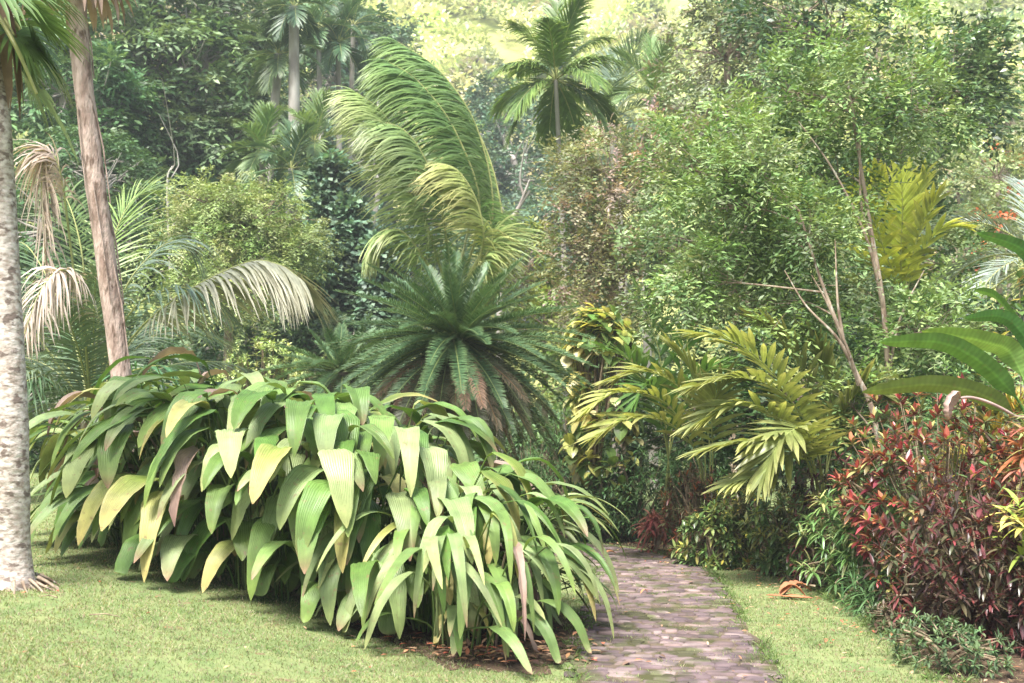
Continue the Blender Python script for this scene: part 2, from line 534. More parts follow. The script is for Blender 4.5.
def fan(rng, pts, nseg, Ll, Wl, col, tip=None, spread=150, ldroop=.8, r0=.02, ribcol=(.3, .3, .12), S=4, cup=.25):
    """palmate leaf: stalk along pts, segments radiating from its end"""
    g = Geo(); line = catmull(pts, 16)
    tube(g, line, np.linspace(r0, r0 * .5, 16), 5, ribcol)
    T = nrm(line[-1] - line[-3]); sd = nrm(np.cross(T, UP)); N_ = np.cross(sd, T)
    a = np.radians(np.linspace(-spread, spread, nseg)) + rng.normal(0, .02, nseg)
    d = T * np.cos(a)[:, None] + sd * np.sin(a)[:, None] + N_ * cup
    base = line[-1] + nrm(d) * .03
    sv = -T * np.sin(a)[:, None] + sd * np.cos(a)[:, None]
    Ls = Ll * (.7 + .3 * np.cos(a * .5)) * rng.uniform(.9, 1.05, nseg)
    c = np.array(col) * np.exp(rng.normal(0, .1, (nseg, 1)))
    blades(g, base, d, Ls, Wl, side=sv, droop=ldroop * rng.uniform(.8, 1.2, nseg), S=S, prof='strap', fold=.3, col=c, tip=tip, cols=3)
    return g


def big_leaf(g, rng, pts, Wd, col, tip, cols=13, rows=16, pleat=.12, fold=.25, prof='strap', edge=None, tipw=4., twist=0., roll=0., stalk=0.0, stalk_r=.008, ragged=0.):
    """one large leaf: blade swept along pts, its first part a stalk"""
    line = catmull(pts, 36)
    if stalk > 0:
        k = int(36 * stalk)
        tube(g, line[:k + 1], np.linspace(stalk_r * 1.4, stalk_r, k + 1), 5, np.array(col) * .8)
        line = line[k:]
    idx = np.linspace(0, len(line) - 1, rows + 1); i0 = np.clip(idx.astype(int), 0, len(line) - 2); f = (idx - i0)[:, None]
    pos = line[i0] * (1 - f) + line[i0 + 1] * f
    tan = nrm(np.gradient(pos, axis=0))
    hz = np.array([line[-1][0] - line[0][0], line[-1][1] - line[0][1], 0.])
    if np.linalg.norm(hz) < .05: hz = np.array([0.3, -1, 0])
    s0 = nrm(np.cross(nrm(hz), UP))
    V, C, U = [], [], []
    u = np.linspace(-1, 1, cols)
    for r in range(rows + 1):
        t = r / rows
        s = nrm(s0 - tan[r] * np.dot(s0, tan[r])); n = np.cross(s, tan[r])
        th = roll + twist * t; s, n = s * math.cos(th) + n * math.sin(th), n * math.cos(th) - s * math.sin(th)
        w = Wd / 2 * float(PROF[prof](np.array(t)))
        if ragged: w = w * (1 - ragged * rng.uniform(0, 1) * min(1, .25 + t))
        zig = np.array([1 if j % 2 else -1 for j in range(cols)]) * pleat * w * .5
        off = fold * np.abs(u) * w + zig + .04 * w * math.sin(r * 1.9 + u[0])
        uj = u if not ragged else u * (1 - ragged * .6 * rng.uniform(0, 1, cols) * (np.abs(u) > .8) * min(1, t * 2))
        V.append(pos[r] + s * (uj * w)[:, None] + n * off[:, None])
        tf = t ** tipw
        c = np.array(col) * (1 - tf) + np.array(tip) * tf
        c = np.tile(c, (cols, 1))
        if edge is not None:
            e = (np.abs(u) ** 4)[:, None] * min(1, t * 1.5) * .6
            c = c * (1 - e) + np.array(edge) * e
        C.append(c); U.append(np.stack([u, np.full(cols, t), np.zeros(cols)], 1))
    q = [[r * cols + j, r * cols + j + 1, (r + 1) * cols + j + 1, (r + 1) * cols + j] for r in range(rows) for j in range(cols - 1)]
    g.add(np.concatenate(V), q, np.concatenate(C), np.concatenate(U))


M['stem'] = noisemat('stem_bark', (.14, .1, .06), (.3, .24, .16), 20, None, 40, (.5, .6), .85, .3, .005)
M['dry_skirt'] = leafmat('dead_frond', .85, .12, .1, rib=.05, tscale=(1.1, 1.0, .8))
# ------------------------------------------------------------------ the setting
M['lawn'] = noisemat('lawn_ground', (.12, .17, .06), (.19, .22, .09), 5, (.17, .12, .07), 9, (.62, .72), 1, .6, .02)
M['hill'] = noisemat('hill_ground', (.2, .24, .06), (.34, .34, .13), .12, (.5, .36, .2), .06, (.58, .66), 1, .3, .3)
M['soil'] = noisemat('soil', (.05, .032, .02), (.12, .08, .05), 6, (.2, .14, .08), 40, (.58, .66), 1, .8, .03)
M['stone'] = noisemat('path_stone', (.55, .52, .55), (1.2, 1.12, 1.12), 5, (.45, .56, .3), 4, (.49, .60), .85, .6, .012, attr=True)


def sheet(name, xs, ys, dz, mat, kind='structure'):
    X, Y = np.meshgrid(xs, ys)
    V = np.stack([X, Y, gz(X, Y) + dz], 2).reshape(-1, 3)
    nx = len(xs); q = []
    for j in range(len(ys) - 1):
        a = j * nx + np.arange(nx - 1)
        q.append(np.stack([a, a + 1, a + nx + 1, a + nx], 1))
    g = Geo(); g.add(V, np.concatenate(q), (1, 1, 1))
    return tag(g.build(name, mat), kind=kind)


xs = np.concatenate([np.linspace(-260, -13, 42), np.linspace(-12.8, 12.8, 129), np.linspace(13, 260, 42)])
sheet('lawn', xs, np.concatenate([np.linspace(-60, 1.5, 20), np.linspace(1.8, 24, 112), np.linspace(25, 46, 14)]), 0, M['lawn'])
sheet('hillside', np.linspace(-260, 260, 130), np.linspace(46, 175, 60), 0, M['hill'])


def patch(name, ring, dz, mat, rough=.12, seed=0, n=90):
    rng = np.random.default_rng(seed)
    ring = np.array(ring, float); c = ring.mean(0)
    r = catmull(np.vstack([ring, ring[:1]]), n)[:-1]
    ph = rng.uniform(0, 6, 4)
    th = np.linspace(0, 2 * np.pi, n - 1)
    r = c + (r - c) * (1 + rough * .4 * (np.sin(9 * th + ph[0]) + np.sin(17 * th + ph[1]) * .6 + np.sin(31 * th + ph[2]) * .4))[:, None]
    rings = [c + (r - c) * f for f in np.linspace(.02, 1, 12)]
    V = np.concatenate(rings); V = np.column_stack([V, gz(V[:, 0], V[:, 1]) + dz])
    m = n - 1
    q = [[i * m + j, i * m + (j + 1) % m, (i + 1) * m + (j + 1) % m, (i + 1) * m + j] for i in range(11) for j in range(m)]
    g = Geo(); g.add(V, q, (1, 1, 1))
    return tag(g.build(name, mat), kind='structure')


patch('soil_bed', [(-2.2, 9.2), (-1.5, 8.2), (-.75, 7.25), (-.2, 6.75), (.3, 6.95), (.42, 7.7), (.5, 9.3), (-.2, 10.4), (-1.6, 10.2)], .006, M['soil'])
patch('soil', [(2.55, 6.4), (2.75, 8.2), (2.9, 9.6), (2.8, 11.2), (2.2, 13.1), (1.8, 14.8), (.6, 16.2), (0, 17.5), (3, 19), (7, 17), (8.5, 10), (6, 5.4), (3, 4.9)], .006, M['soil'], .04, 3)

# path: worn stones laid in rows, running downhill and bending left behind the big clump
PC = catmull([(.1, -3), (.25, 0), (.5, 3), (.78, 5), (.97, 6.5), (1.3, 9.7), (1.48, 11.6), (1.28, 13.3), (.45, 14.5), (-1.2, 15.2), (-4, 15.6)], 400)
seg = np.linalg.norm(np.diff(PC, axis=0), axis=1); cum = np.concatenate([[0], np.cumsum(seg)])


def path_at(s, w):
    x = np.interp(s, cum, PC[:, 0]); y = np.interp(s, cum, PC[:, 1])
    x2 = np.interp(s + .05, cum, PC[:, 0]); y2 = np.interp(s + .05, cum, PC[:, 1])
    tx, ty = x2 - x, y2 - y; l = np.hypot(tx, ty) + 1e-9
    return x + ty / l * w, y - tx / l * w


def path_dist(x, y):
    x = np.asarray(x); y = np.asarray(y)
    d = np.full(x.shape, 9e9)
    for i in range(0, 400, 3):
        d = np.minimum(d, (x - PC[i, 0]) ** 2 + (y - PC[i, 1]) ** 2)
    return np.sqrt(d)


rng = np.random.default_rng(5)
pg = Geo()
HWID = .58
# bedding between the stones
ss = np.arange(0, cum[-1] - .2, .15); ww = np.linspace(-HWID - .05, HWID + .05, 9)
BV = []
for s in ss:
    e = .05 * math.sin(s * 3.1) + .03 * math.sin(s * 7.7)
    for w in ww:
        x, y = path_at(s, w * (1 + e)); BV.append((x, y, float(gz(x, y)) + .010))
q = [[i * 9 + j, i * 9 + j + 1, (i + 1) * 9 + j + 1, (i + 1) * 9 + j] for i in range(len(ss) - 1) for j in range(8)]
pg.add(BV, q, (.13, .105, .075))
s = 1.0
row = 0
while s < cum[-1] - .5:
    dpt = rng.uniform(.07, .105)
    w = -HWID + rng.uniform(-.05, .06) - (row % 2) * .08
    while w < HWID - .05:
        wd = rng.uniform(.08, .19)
        if w + wd > HWID + .08: wd = HWID + rng.uniform(0, .08) - w
        if wd < .06: break
        if rng.random() > .1:
            g_ = .006
            cr = [(s + g_, w + g_), (s + g_, w + wd - g_), (s + dpt - g_, w + wd - g_), (s + dpt - g_, w + g_)]
            cr = [(a + rng.normal(0, .009), b + rng.normal(0, .011)) for a, b in cr]
            # round off the corners: 8-gon rings
            ring = []
            for i in range(4):
                a = np.array(cr[i]); b = np.array(cr[(i + 1) % 4])
                ring.append(a + (b - a) * .16); ring.append(a + (b - a) * .84)
            ring = np.array(ring); cc = ring.mean(0)
            h = rng.uniform(.003, .017)
            tilt = rng.normal(0, .03, 2)
            V = []
            for f, z in ((1.03, .004), (.97, .004 + h * .8), (.85, .004 + h), (.03, .006 + h)):
                for a, b in cc + (ring - cc) * f:
                    x, y = path_at(a, b)
                    V.append((x, y, float(gz(x, y)) + .004 + z + (a - cc[0]) * tilt[0] + (b - cc[1]) * tilt[1]))
            q = [[r_ * 8 + j, r_ * 8 + (j + 1) % 8, (r_ + 1) * 8 + (j + 1) % 8, (r_ + 1) * 8 + j] for r_ in range(3) for j in range(8)]
            base_ = [(.30, .235, .25), (.36, .29, .29), (.25, .20, .22), (.40, .31, .29), (.22, .17, .17), (.46, .39, .37)][rng.integers(0, 6)]
            pg.add(V, q, (np.array(base_) * .45 + np.array([.2, .155, .135]) * .3) * .82 * rng.uniform(.78, 1.15))
        w += wd
    s += dpt; row += 1
tag(pg.build('path', M['stone']), kind='structure')

# ------------------------------------------------------------------ grass and litter
def grass_field(name, n, x0, x1, y0, y1, hgt, wd, pal, path_keep, seed, label, power=1.6):
    rng = np.random.default_rng(seed)
    u = rng.uniform(0, 1, n)
    y = y0 + (y1 - y0) * u ** power
    half = (y + 1) * .53
    x = rng.uniform(-1, 1, n) * half
    d = path_dist(x, y)
    edge = HWID + .05 * np.sin(y * 5) + .04 * np.sin(y * 13 + x * 3)
    inside = d < edge
    u1 = (x + 1.1) * .77 - (y - 8.9) * .64; v1 = (x + 1.1) * .64 + (y - 8.9) * .77
    soil1 = ((u1 / 1.7) ** 2 + (v1 / .8) ** 2 < 1) | (((x + .02) / .45) ** 2 + ((y - 7.9) / 1.15) ** 2 < 1)
    hx = np.interp(y, [4, 6.4, 8.2, 9.6, 11.2, 13.1, 15, 16.2], [2.5, 2.65, 2.85, 3.0, 2.9, 2.3, 1.9, .9])
    soil2 = x > hx + .12 * np.sin(y * 7)
    patchy = np.sin(x * 2.1 + y * 1.3) * np.sin(y * 2.9 - x * 1.7) + np.sin(x * 6.1) * np.sin(y * 5.3) * .6
    keep = (x > x0) & (x < x1)
    keep &= np.where(inside, (rng.uniform(0, 1, n) < path_keep) & (np.sin(x * 8) * np.sin(y * 6 + x * 4) + d * .9 + rng.normal(0, .3, n) > .5), True)
    keep &= ~((soil1 | soil2) & (rng.uniform(0, 1, n) < .93))
    keep &= ~((patchy < -.5) & (rng.uniform(0, 1, n) < .45))
    x, y, patchy = x[keep], y[keep], patchy[keep]; n = len(x)
    base = np.stack([x, y, gz(x, y) - .002], 1)
    d = rng.normal(0, .55, (n, 3)); d[:, 2] = 1
    sc = (1 + .5 * smooth(6, 14, y))
    ins = path_dist(x, y) < HWID
    H = hgt * rng.uniform(.5, 1.3, n) * (1 + .15 * patchy) * np.where(ins, .8, 1) + np.where(ins, .012, 0)
    c = pick(rng, pal, n, .15) * (1 + .08 * patchy[:, None])
    g = Geo()
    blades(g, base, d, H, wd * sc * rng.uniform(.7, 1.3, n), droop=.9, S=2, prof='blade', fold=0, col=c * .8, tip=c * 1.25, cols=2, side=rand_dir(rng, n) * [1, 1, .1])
    return tag(g.build(name, M['grass']), label, 'grass', kind='stuff')


grass_field('grass', 330000, -9, 7, 4.6, 16, .026, .006, [(.19, .27, .09), (.24, .31, .12), (.16, .24, .07), (.3, .33, .16), (.36, .33, .2), (.3, .25, .15)], .5, 11,
            'short mown pale green lawn grass either side of the path')
# longer tufts and small weeds where the mower does not reach
rng = np.random.default_rng(22)
g = Geo()
tc_ = []
for k in range(260):
    y_ = rng.uniform(5.6, 14); kind_ = rng.integers(0, 4)
    if kind_ == 0: x_ = np.interp(y_, [5, 6.4, 8.2, 9.6, 11.2, 13.1, 15], [2.4, 2.55, 2.78, 2.92, 2.8, 2.2, 1.8]) + rng.normal(0, .08)
    elif kind_ == 1: x_ = np.interp(y_, PC[:, 1][:330], PC[:, 0][:330]) - HWID - abs(rng.normal(0, .05))
    elif kind_ == 2: x_ = np.interp(y_, PC[:, 1][:330], PC[:, 0][:330]) + HWID + abs(rng.normal(0, .05))
    else: x_ = rng.uniform(-4, 2.6)
    tc_.append((x_, y_, 1 if kind_ < 3 else .6))
tc_ = np.array(tc_); m_ = 22
cx_ = np.repeat(tc_, m_, 0); n_ = len(cx_)
xy_ = cx_[:, :2] + rng.normal(0, .035, (n_, 2)); d_ = rng.normal(0, .6, (n_, 3)); d_[:, 2] = 1
blades(g, np.column_stack([xy_, gz(xy_[:, 0], xy_[:, 1])]), d_, cx_[:, 2] * rng.uniform(.035, .1, n_), .008, droop=1.2, S=3, prof='blade', fold=0, col=pick(rng, [(.12, .2, .05), (.18, .26, .08), (.1, .17, .05)], n_), cols=2, side=rand_dir(rng, n_) * [1, 1, .1])
tag(g.build('grass_tufts', M['grass']), 'longer grass tufts and weeds along the edges of the path and hedge', 'grass', kind='stuff')
rng = np.random.default_rng(21)


def litter(name, n, sampler, pal, L, label, seed):
    rng = np.random.default_rng(seed)
    xy = sampler(rng, n); x, y = xy[:, 0], xy[:, 1]
    b = np.stack([x, y, gz(x, y) + .028], 1)
    d = rng.normal(0, 1, (len(x), 3)); d[:, 2] = rng.uniform(-.05, .25, len(x))
    g = Geo()
    blades(g, b, d, L * rng.uniform(.5, 1.3, len(x)), L * .4, droop=.3, S=3, prof='leaf', fold=.3, col=pick(rng, pal, len(x), .25), cols=3)
    return tag(g.build(name, M['dry']), label, 'leaf litter', kind='stuff')


DRY = [(.30, .15, .07), (.4, .22, .1), (.2, .12, .07), (.45, .3, .16), (.36, .12, .06)]
litter('leaf_litter', 420, lambda r, n: np.stack([np.interp(yy := r.uniform(5.5, 15, n), [5, 8, 11, 13, 15], [2.5, 2.7, 2.7, 2.15, 1.7]) + r.normal(.1, .35, n), yy], 1), DRY, .05,
       'small brown fallen leaves along the foot of the hedge', 31)
litter('leaf_litter', 170, lambda r, n: np.stack([r.uniform(-4, 2.6, n), r.uniform(5.3, 13, n)], 1), DRY, .04,
       'few scattered brown leaf scraps lying over the lawn and the path', 32)
litter('leaf_litter', 420, lambda r, n: np.stack([r.normal(-.1, .35, n), 6.9 + r.gamma(2, .35, n)], 1), DRY + [(.12, .08, .05)] * 3, .07,
       'dark dead leaves on the soil beneath the big clump', 33)
# dry twigs on the lawn
for px, py, dx, dy in ((92, 617, .2, -.05), (60, 600, -.12, .04)):
    g = Geo(); p = GP(px, py) + UP * .02
    tube(g, np.array([p, p + [dx / 2, dy / 2 + .01, .01], p + [dx, dy, 0]]), [.004, .004, .002], 5, (1.3, 1.2, 1))
    tag(g.build('twig', M['stem']), 'long pale dry twig lying on the lawn near the left palm' if px > 80 else 'short pale dry twig lying on the lawn near the left palm', 'twig', 'dry twigs on the lawn')

# ------------------------------------------------------------------ the big clump of pleated arching leaves
GR = [(.18, .285, .085), (.24, .34, .13), (.13, .235, .055), (.29, .37, .155), (.17, .275, .07), (.10, .2, .04)]


def clump(name, label, cat, centre, rx, ry, n, hbase, hgain, Ls, Ws, seed, toward=(-.1, -.35), group=None, keepparts=100, stiff=1.0, dead=.05, yel=.08, rot=0.):
    rng = np.random.default_rng(seed)
    c0 = np.array([centre[0], centre[1], float(gz(*centre))])
    root = empty(name, c0, label, cat, group)
    leaves = []
    for i in range(n):
        a = i * 2.399 + rng.uniform(-.3, .3); rr = math.sqrt((i + .5) / n)
        ex, ey = math.cos(a) * rr, math.sin(a) * rr
        ox, oy = ex * math.cos(rot) - ey * math.sin(rot), ex * math.sin(rot) + ey * math.cos(rot)
        out = nrm(np.array([ox * .9 + toward[0] + rng.normal(0, .4), oy * .9 + toward[1] + rng.normal(0, .4)]))
        cr_, sr_ = math.cos(rot), math.sin(rot)
        qx, qy = ex * rx, ey * ry
        x = c0[0] + qx * cr_ - qy * sr_; y = c0[1] + qx * sr_ + qy * cr_
        z0 = float(gz(x, y))
        top = hbase + hgain * (1 - rr ** 3) * rng.uniform(.55, 1.0) + rng.normal(0, .06)
        if rng.random() < .6: top *= rng.uniform(.18, .85)
        top = max(top, .28)
        Lb = Ls * rng.uniform(.75, 1.2) * (.75 if top < .5 else 1)
        ln = rng.uniform(.12, .3) * (1 + .6 * rr)
        o3 = np.array([out[0], out[1], 0])
        b = np.array([x, y, z0])
        p1 = b + o3 * ln * .35 + UP * top * .6
        p2 = b + o3 * ln + UP * (top - .03)
        # blade: rises a little, arches over, hangs
        rise = rng.uniform(.0, .09) * stiff
        pts = [b, p1, p2]
        d = nrm(o3 + UP * rng.uniform(.1, .95) * stiff); p = p2.copy(); m = 7
        dr = rng.uniform(1.5, 4.2) / stiff
        lat = np.array([-out[1], out[0], 0]) * rng.normal(0, .25)
        for k in range(m):
            p = p + d * Lb / m; 
            g0 = float(gz(p[0], p[1])) + .05
            if p[2] < g0: p[2] = g0
            pts.append(p.copy()); d = nrm(d - UP * dr / m + lat / m)
        leaves.append((pts, Lb, top, rr, ey))
    # nearest/topmost leaves are individual parts
    score = [(-(l[0][6][1]) + .9 * l[0][6][2], i) for i, l in enumerate(leaves)]
    order = [i for s_, i in sorted(score, reverse=True)]
    rest = Geo()
    for k, i in enumerate(order):
        pts, Lb, top, rr, ey = leaves[i]
        pts = np.array(pts)
        plen = np.linalg.norm(np.diff(pts[:3], axis=0), axis=1).sum(); tot = plen + Lb
        col = np.array(GR[rng.integers(0, 6)]) * rng.uniform(.72, 1.08); tip = col * np.array([1.35, 1.12, 1.0]); edge = None; tw = 4; lab = None
        r_ = rng.random()
        if r_ < dead:
            col = np.array([.33, .24, .19]); tip = np.array([.24, .14, .12]); lab = 'withered pinkish brown leaf'
        elif r_ < dead + yel:
            col = col * [1.3, 1.08, .9]; tip = np.array([.52, .42, .16]); edge = (.48, .42, .18); tw = 2; lab = 'pale green leaf with yellow edges and tip'
        elif r_ < dead + yel + .28:
            tip = np.array([.34, .2, .13]); tw = 9
        # node count mapping: 3 stalk points + 7 blade points in catmull parameter
        g = Geo() if k < keepparts else rest
        big_leaf(g, rng, pts, Ws * rng.uniform(.75, 1.2) * (.8 if lab and 'wither' in lab else 1), col, tip, cols=11 if k < keepparts else 7, rows=13, pleat=.07,
                 fold=rng.uniform(-.1, .32) if not (lab and 'wither' in lab) else .8, prof='point', edge=edge, tipw=tw, twist=rng.normal(0, .35), stalk=.225, stalk_r=.006, ragged=.45 if lab and 'wither' in lab else .07)
        if k < keepparts:
            o = g.build('leaf', M['pleat'], root)
            if lab: o['label'] = lab
    if rest.n:
        tag(rest.build('foliage', M['pleat'], root), kind='stuff')
    return root


clump('palm_grass', 'big mound of arching pleated green leaves with hanging tips on the lawn', 'leafy plant', (-1.78, 9.05), 1.8, 1.0, 640, .92, .66, .74, .235, 41, keepparts=99, toward=(-.12, -.3), rot=R(-27))
clump('palm_grass', 'lower clump of narrow arching leaves drooping beside the path, right of the big mound', 'leafy plant', (-.36, 8.45), .42, 1.2, 210, .7, .3, .76, .11, 42, toward=(.15, -.35), keepparts=99, stiff=1.05)
# ------------------------------------------------------------------ palms
def pp(*l):
    return np.array([P(*a) for a in l])


# left edge: pale trunk with lichen blotches, fan leaves above
rng = np.random.default_rng(61)
b = GP(16, 586)
t = empty('fan_palm', b, 'palm with whitish blotched trunk at the left edge and ribbed fan leaves above', 'palm tree', 'palms with bare trunks on the left')
D0 = b[1]
line = catmull([b - UP * .1, b + [-.02, .02, .35], P(12, 430, D0), P(2, 260, D0 + .1), P(-6, 130, D0 + .2), P(-14, 20, D0 + .3), P(-26, -20, D0 + .3)], 40)
g = Geo()
rad = np.interp(np.linspace(0, 1, 40), [0, .04, .12, 1], [.2, .145, .112, .085]) * (1 + rng.normal(0, .012, 40))
tube(g, line, rad, 20, (1, 1, 1), .015, rng)
g.build('trunk', M['palmbark'], t)
g = Geo()
for i in range(70):                         # root fibres spreading over the soil at the foot
    a = rng.uniform(0, 6.28); e_ = np.array([math.cos(a), math.sin(a), 0]); l_ = rng.uniform(.02, .12)
    q0 = b + e_ * .155 + UP * rng.uniform(.0, .08)
    tube(g, np.array([q0, q0 + e_ * l_ * .6 - UP * .03, b + e_ * (.19 + l_) - UP * .02]), [.012, .009, .006], 5, (.55, .42, .36))
g.build('roots', M['bark'], t)
top = line[-1]
for az, el, dr, L_ in ((70, -42, .5, .9), (105, -48, .3, .8), (60, -62, .2, 1.0), (85, -2, .3, .5), (150, 5, 1, 1.2), (200, 10, 1, 1.2), (250, -10, .8, 1.2), (300, 5, 1, 1.2), (345, 20, 1.2, 1.2), (10, 45, .8, 1.1), (180, 50, .8, 1.1), (90, 65, .6, .7)):
    fan(rng, arc(top, az, el, L_ * .6, dr, 10), 26, .5, .036, (.085, .15, .045), (.13, .2, .07), 120, 1.2).build('frond', M['frond'], t)
for tgt in (((10, 40), (34, 92)), ((0, -5), (18, 8))):
    fan(rng, np.vstack([[top], pp(*[(a_, b_, D0 - .1) for a_, b_ in tgt])]), 22, .5, .045, (.1, .17, .06), (.17, .24, .1), 75, .7).build('frond', M['frond'], t)
g = Geo()
for a in np.linspace(0, 2 * np.pi, 16):
    pr_ = np.array([math.cos(a), math.sin(a), 0]) * .14
    blades(g, [top + pr_], nrm(pr_ - UP * .5), .9, .12, droop=1.8, S=4, prof='strap', col=(.3, .21, .15), tip=(.24, .16, .12))
g.build('dead_leaf_skirt', M['dry_skirt'], t)

# second, pinkish leaning trunk with a brown skirt
b2 = G(134, 11.2)
t = empty('skirted_palm', b2, 'slender pinkish leaning palm trunk with a brown skirt of dead leaves at its top', 'palm tree', 'palms with bare trunks on the left')
D = 11.2
line = catmull([b2 - UP * .1, P(124, 400, D), P(108, 280, D), P(92, 170, D), P(79, 70, D), P(74, 10, D), P(70, -60, D), P(66, -150, D)], 40)
g = Geo()
tube(g, line, np.interp(np.linspace(0, 1, 40), [0, .1, 1], [.13, .105, .088]) * (1 + rng.normal(0, .02, 40)), 16, (1, 1, 1), .03, rng)
for j in range(9):                          # peeling strips
    k = rng.integers(6, 24); a = rng.uniform(0, 6.28); o_ = np.array([math.cos(a), math.sin(a), 0]) * .125
    tube(g, np.array([line[k] + o_, line[k + 3] + o_ * 1.02, line[k + 6] + o_ * [.6, 1, 1]]), [.006, .01, .006], 4, (1.1, 1, .9))
g.build('trunk', M['pinkbark'], t)
top = line[-1]
g = Geo()
for i in range(130):
    a = rng.uniform(0, 6.28); pr_ = np.array([math.cos(a), math.sin(a), 0])
    q = line[-1 - rng.integers(3, 9)] + pr_ * rng.uniform(.05, .12)
    blades(g, [q], nrm(pr_ * .8 + UP * rng.uniform(-.5, .3)), rng.uniform(.5, .85), .09, droop=rng.uniform(2, 3.4), S=5, prof='strap', fold=.6,
           col=np.array((.38, .25, .19)) * rng.uniform(.6, 1.3), tip=(.42, .3, .24))
g.build('dead_leaf_skirt', M['dry_skirt'], t)
for i in range(14):
    fan(rng, arc(top + UP * .3, i * 137.5, [30, 50, 15, 65][i % 4], 1.0, .5, 10), 24, .8, .05, (.09, .16, .05), (.13, .2, .07), 130, 1.2).build('frond', M['frond'], t)

# left pinnate palm: crown low behind the clump, one long pale arching frond to the right
rng = np.random.default_rng(62)
c = G(92, 13.5)
t = empty('feather_palm', c, 'low palm behind the mound with one long bleached feather leaf arching right', 'palm tree')
g = Geo(); cr = P(92, 418, 13.4)
tube(g, catmull([c - UP * .1, (c + cr) / 2 + [.05, 0, 0], cr], 12), np.linspace(.17, .13, 12), 10, (.6, .5, .42), .05, rng)
g.build('trunk', M['bark'], t)
PALE = (.42, .36, .26); TEAL = (.11, .19, .12); GRN = (.13, .2, .07)
FR = [
    (pp((92, 418, 13.4), (130, 340, 13.2), (185, 292, 13), (246, 262, 12.9), (278, 264, 12.8), (300, 278, 12.7)), 110, 1.15, .045, (.3, .31, .21), (.44, .41, .31), (78, 20), -.5, 1.0, 'pale bleached leaf', .28),
    (pp((92, 418, 13.4), (120, 300, 13.5), (150, 255, 13.7), (178, 240, 13.9), (200, 262, 14)), 50, .75, .03, (.17, .24, .17), (.26, .32, .24), (70, 25), -.1, 1.2, None, .2),
    (pp((92, 418, 13.4), (125, 320, 13.0), (165, 290, 12.9), (200, 292, 12.8), (235, 320, 12.8)), 50, .75, .03, (.13, .2, .13), (.2, .28, .2), (70, 25), 0, 1.0, None, .2),
    (pp((92, 418, 13.4), (110, 385, 12.8), (128, 372, 12.4), (165, 366, 12.2), (185, 385, 12.1)), 34, .62, .034, (.09, .22, .10), (.15, .3, .15), (65, 25), 0, .7, None, .15),
    (pp((92, 418, 13.4), (130, 390, 13), (170, 384, 12.8), (205, 392, 12.7), (222, 405, 12.6)), 44, .5, .028, (.15, .25, .17), (.3, .36, .28), (65, 25), 0, .9, None, .15),
    (pp((92, 418, 13.4), (100, 300, 13.8), (112, 240, 14.2), (130, 200, 14.4), (150, 192, 14.6)), 46, .75, .035, (.2, .3, .09), (.32, .4, .14), (60, 25), .1, .5, None, .2),
    (pp((92, 418, 13.4), (85, 290, 13.6), (76, 230, 13.8), (60, 190, 14), (40, 180, 14.2)), 46, .7, .032, GRN, (.22, .3, .14), (60, 25), 0, .8, None, .2),
    (pp((92, 418, 13.4), (70, 250, 13.2), (58, 170, 13), (44, 150, 13), (40, 190, 13), (48, 300, 12.9)), 110, .75, .035, (.45, .36, .3), (.5, .4, .34), (50, 20), -.6, 2.4, 'dead pale brown hanging leaf', .3),
    (pp((92, 418, 13.4), (80, 300, 12.6), (62, 270, 12.2), (40, 290, 11.9), (22, 340, 11.7)), 90, .7, .035, (.45, .38, .32), (.5, .42, .36), (60, 25), -.5, 2.2, 'dead pale brown hanging leaf', .2),
    (pp((92, 418, 13.4), (40, 340, 13.2), (0, 300, 13), (-50, 310, 12.8)), 46, .8, .032, (.1, .17, .07), (.15, .22, .1), (65, 25), 0, .9, None, .15),
    (pp((92, 418, 13.4), (50, 380, 12.8), (20, 385, 12.4), (-20, 420, 12.2)), 40, .7, .032, (.07, .13, .06), (.1, .17, .08), (65, 25), 0, .9, None, .15),
    (pp((92, 418, 13.4), (140, 345, 14.2), (190, 330, 14.8), (240, 350, 15.2)), 44, .7, .03, (.13, .2, .12), (.2, .28, .18), (65, 25), 0, .9, None, .15),
    (pp((92, 418, 13.4), (70, 330, 14.2), (30, 250, 15), (0, 240, 15.6)), 44, .8, .032, (.1, .17, .08), (.16, .24, .12), (65, 25), 0, .9, None, .15),
]
for pts, n, Ll, Wl, c1, c2, an, lf, ld, lab, stt in FR:
    dd_ = lab and 'dead' in lab
    f_ = frond(rng, pts, n, Ll, Wl, c1, c2, an, lf, ld, stt, .018, 5 if dd_ else 4, jit=.25 if dd_ else .12, wob=.28 if dd_ else .07, miss=.15 if dd_ else .02).build('frond', M['frond'], t)
    if lab: f_['label'] = lab

for i in range(16):
    k = rng.uniform(.8, 1.3)
    frond(rng, arc(P(92, 418, 13.4), i * 137.5 + 20, rng.uniform(15, 75), rng.uniform(1.6, 2.5), rng.uniform(.9, 1.7), 12), 50, .7, .032, np.array((.13, .19, .11)) * k, np.array((.24, .3, .2)) * k, (70, 25), -.05, .9, .15, .016, 4).build('frond', M['frond'], t)

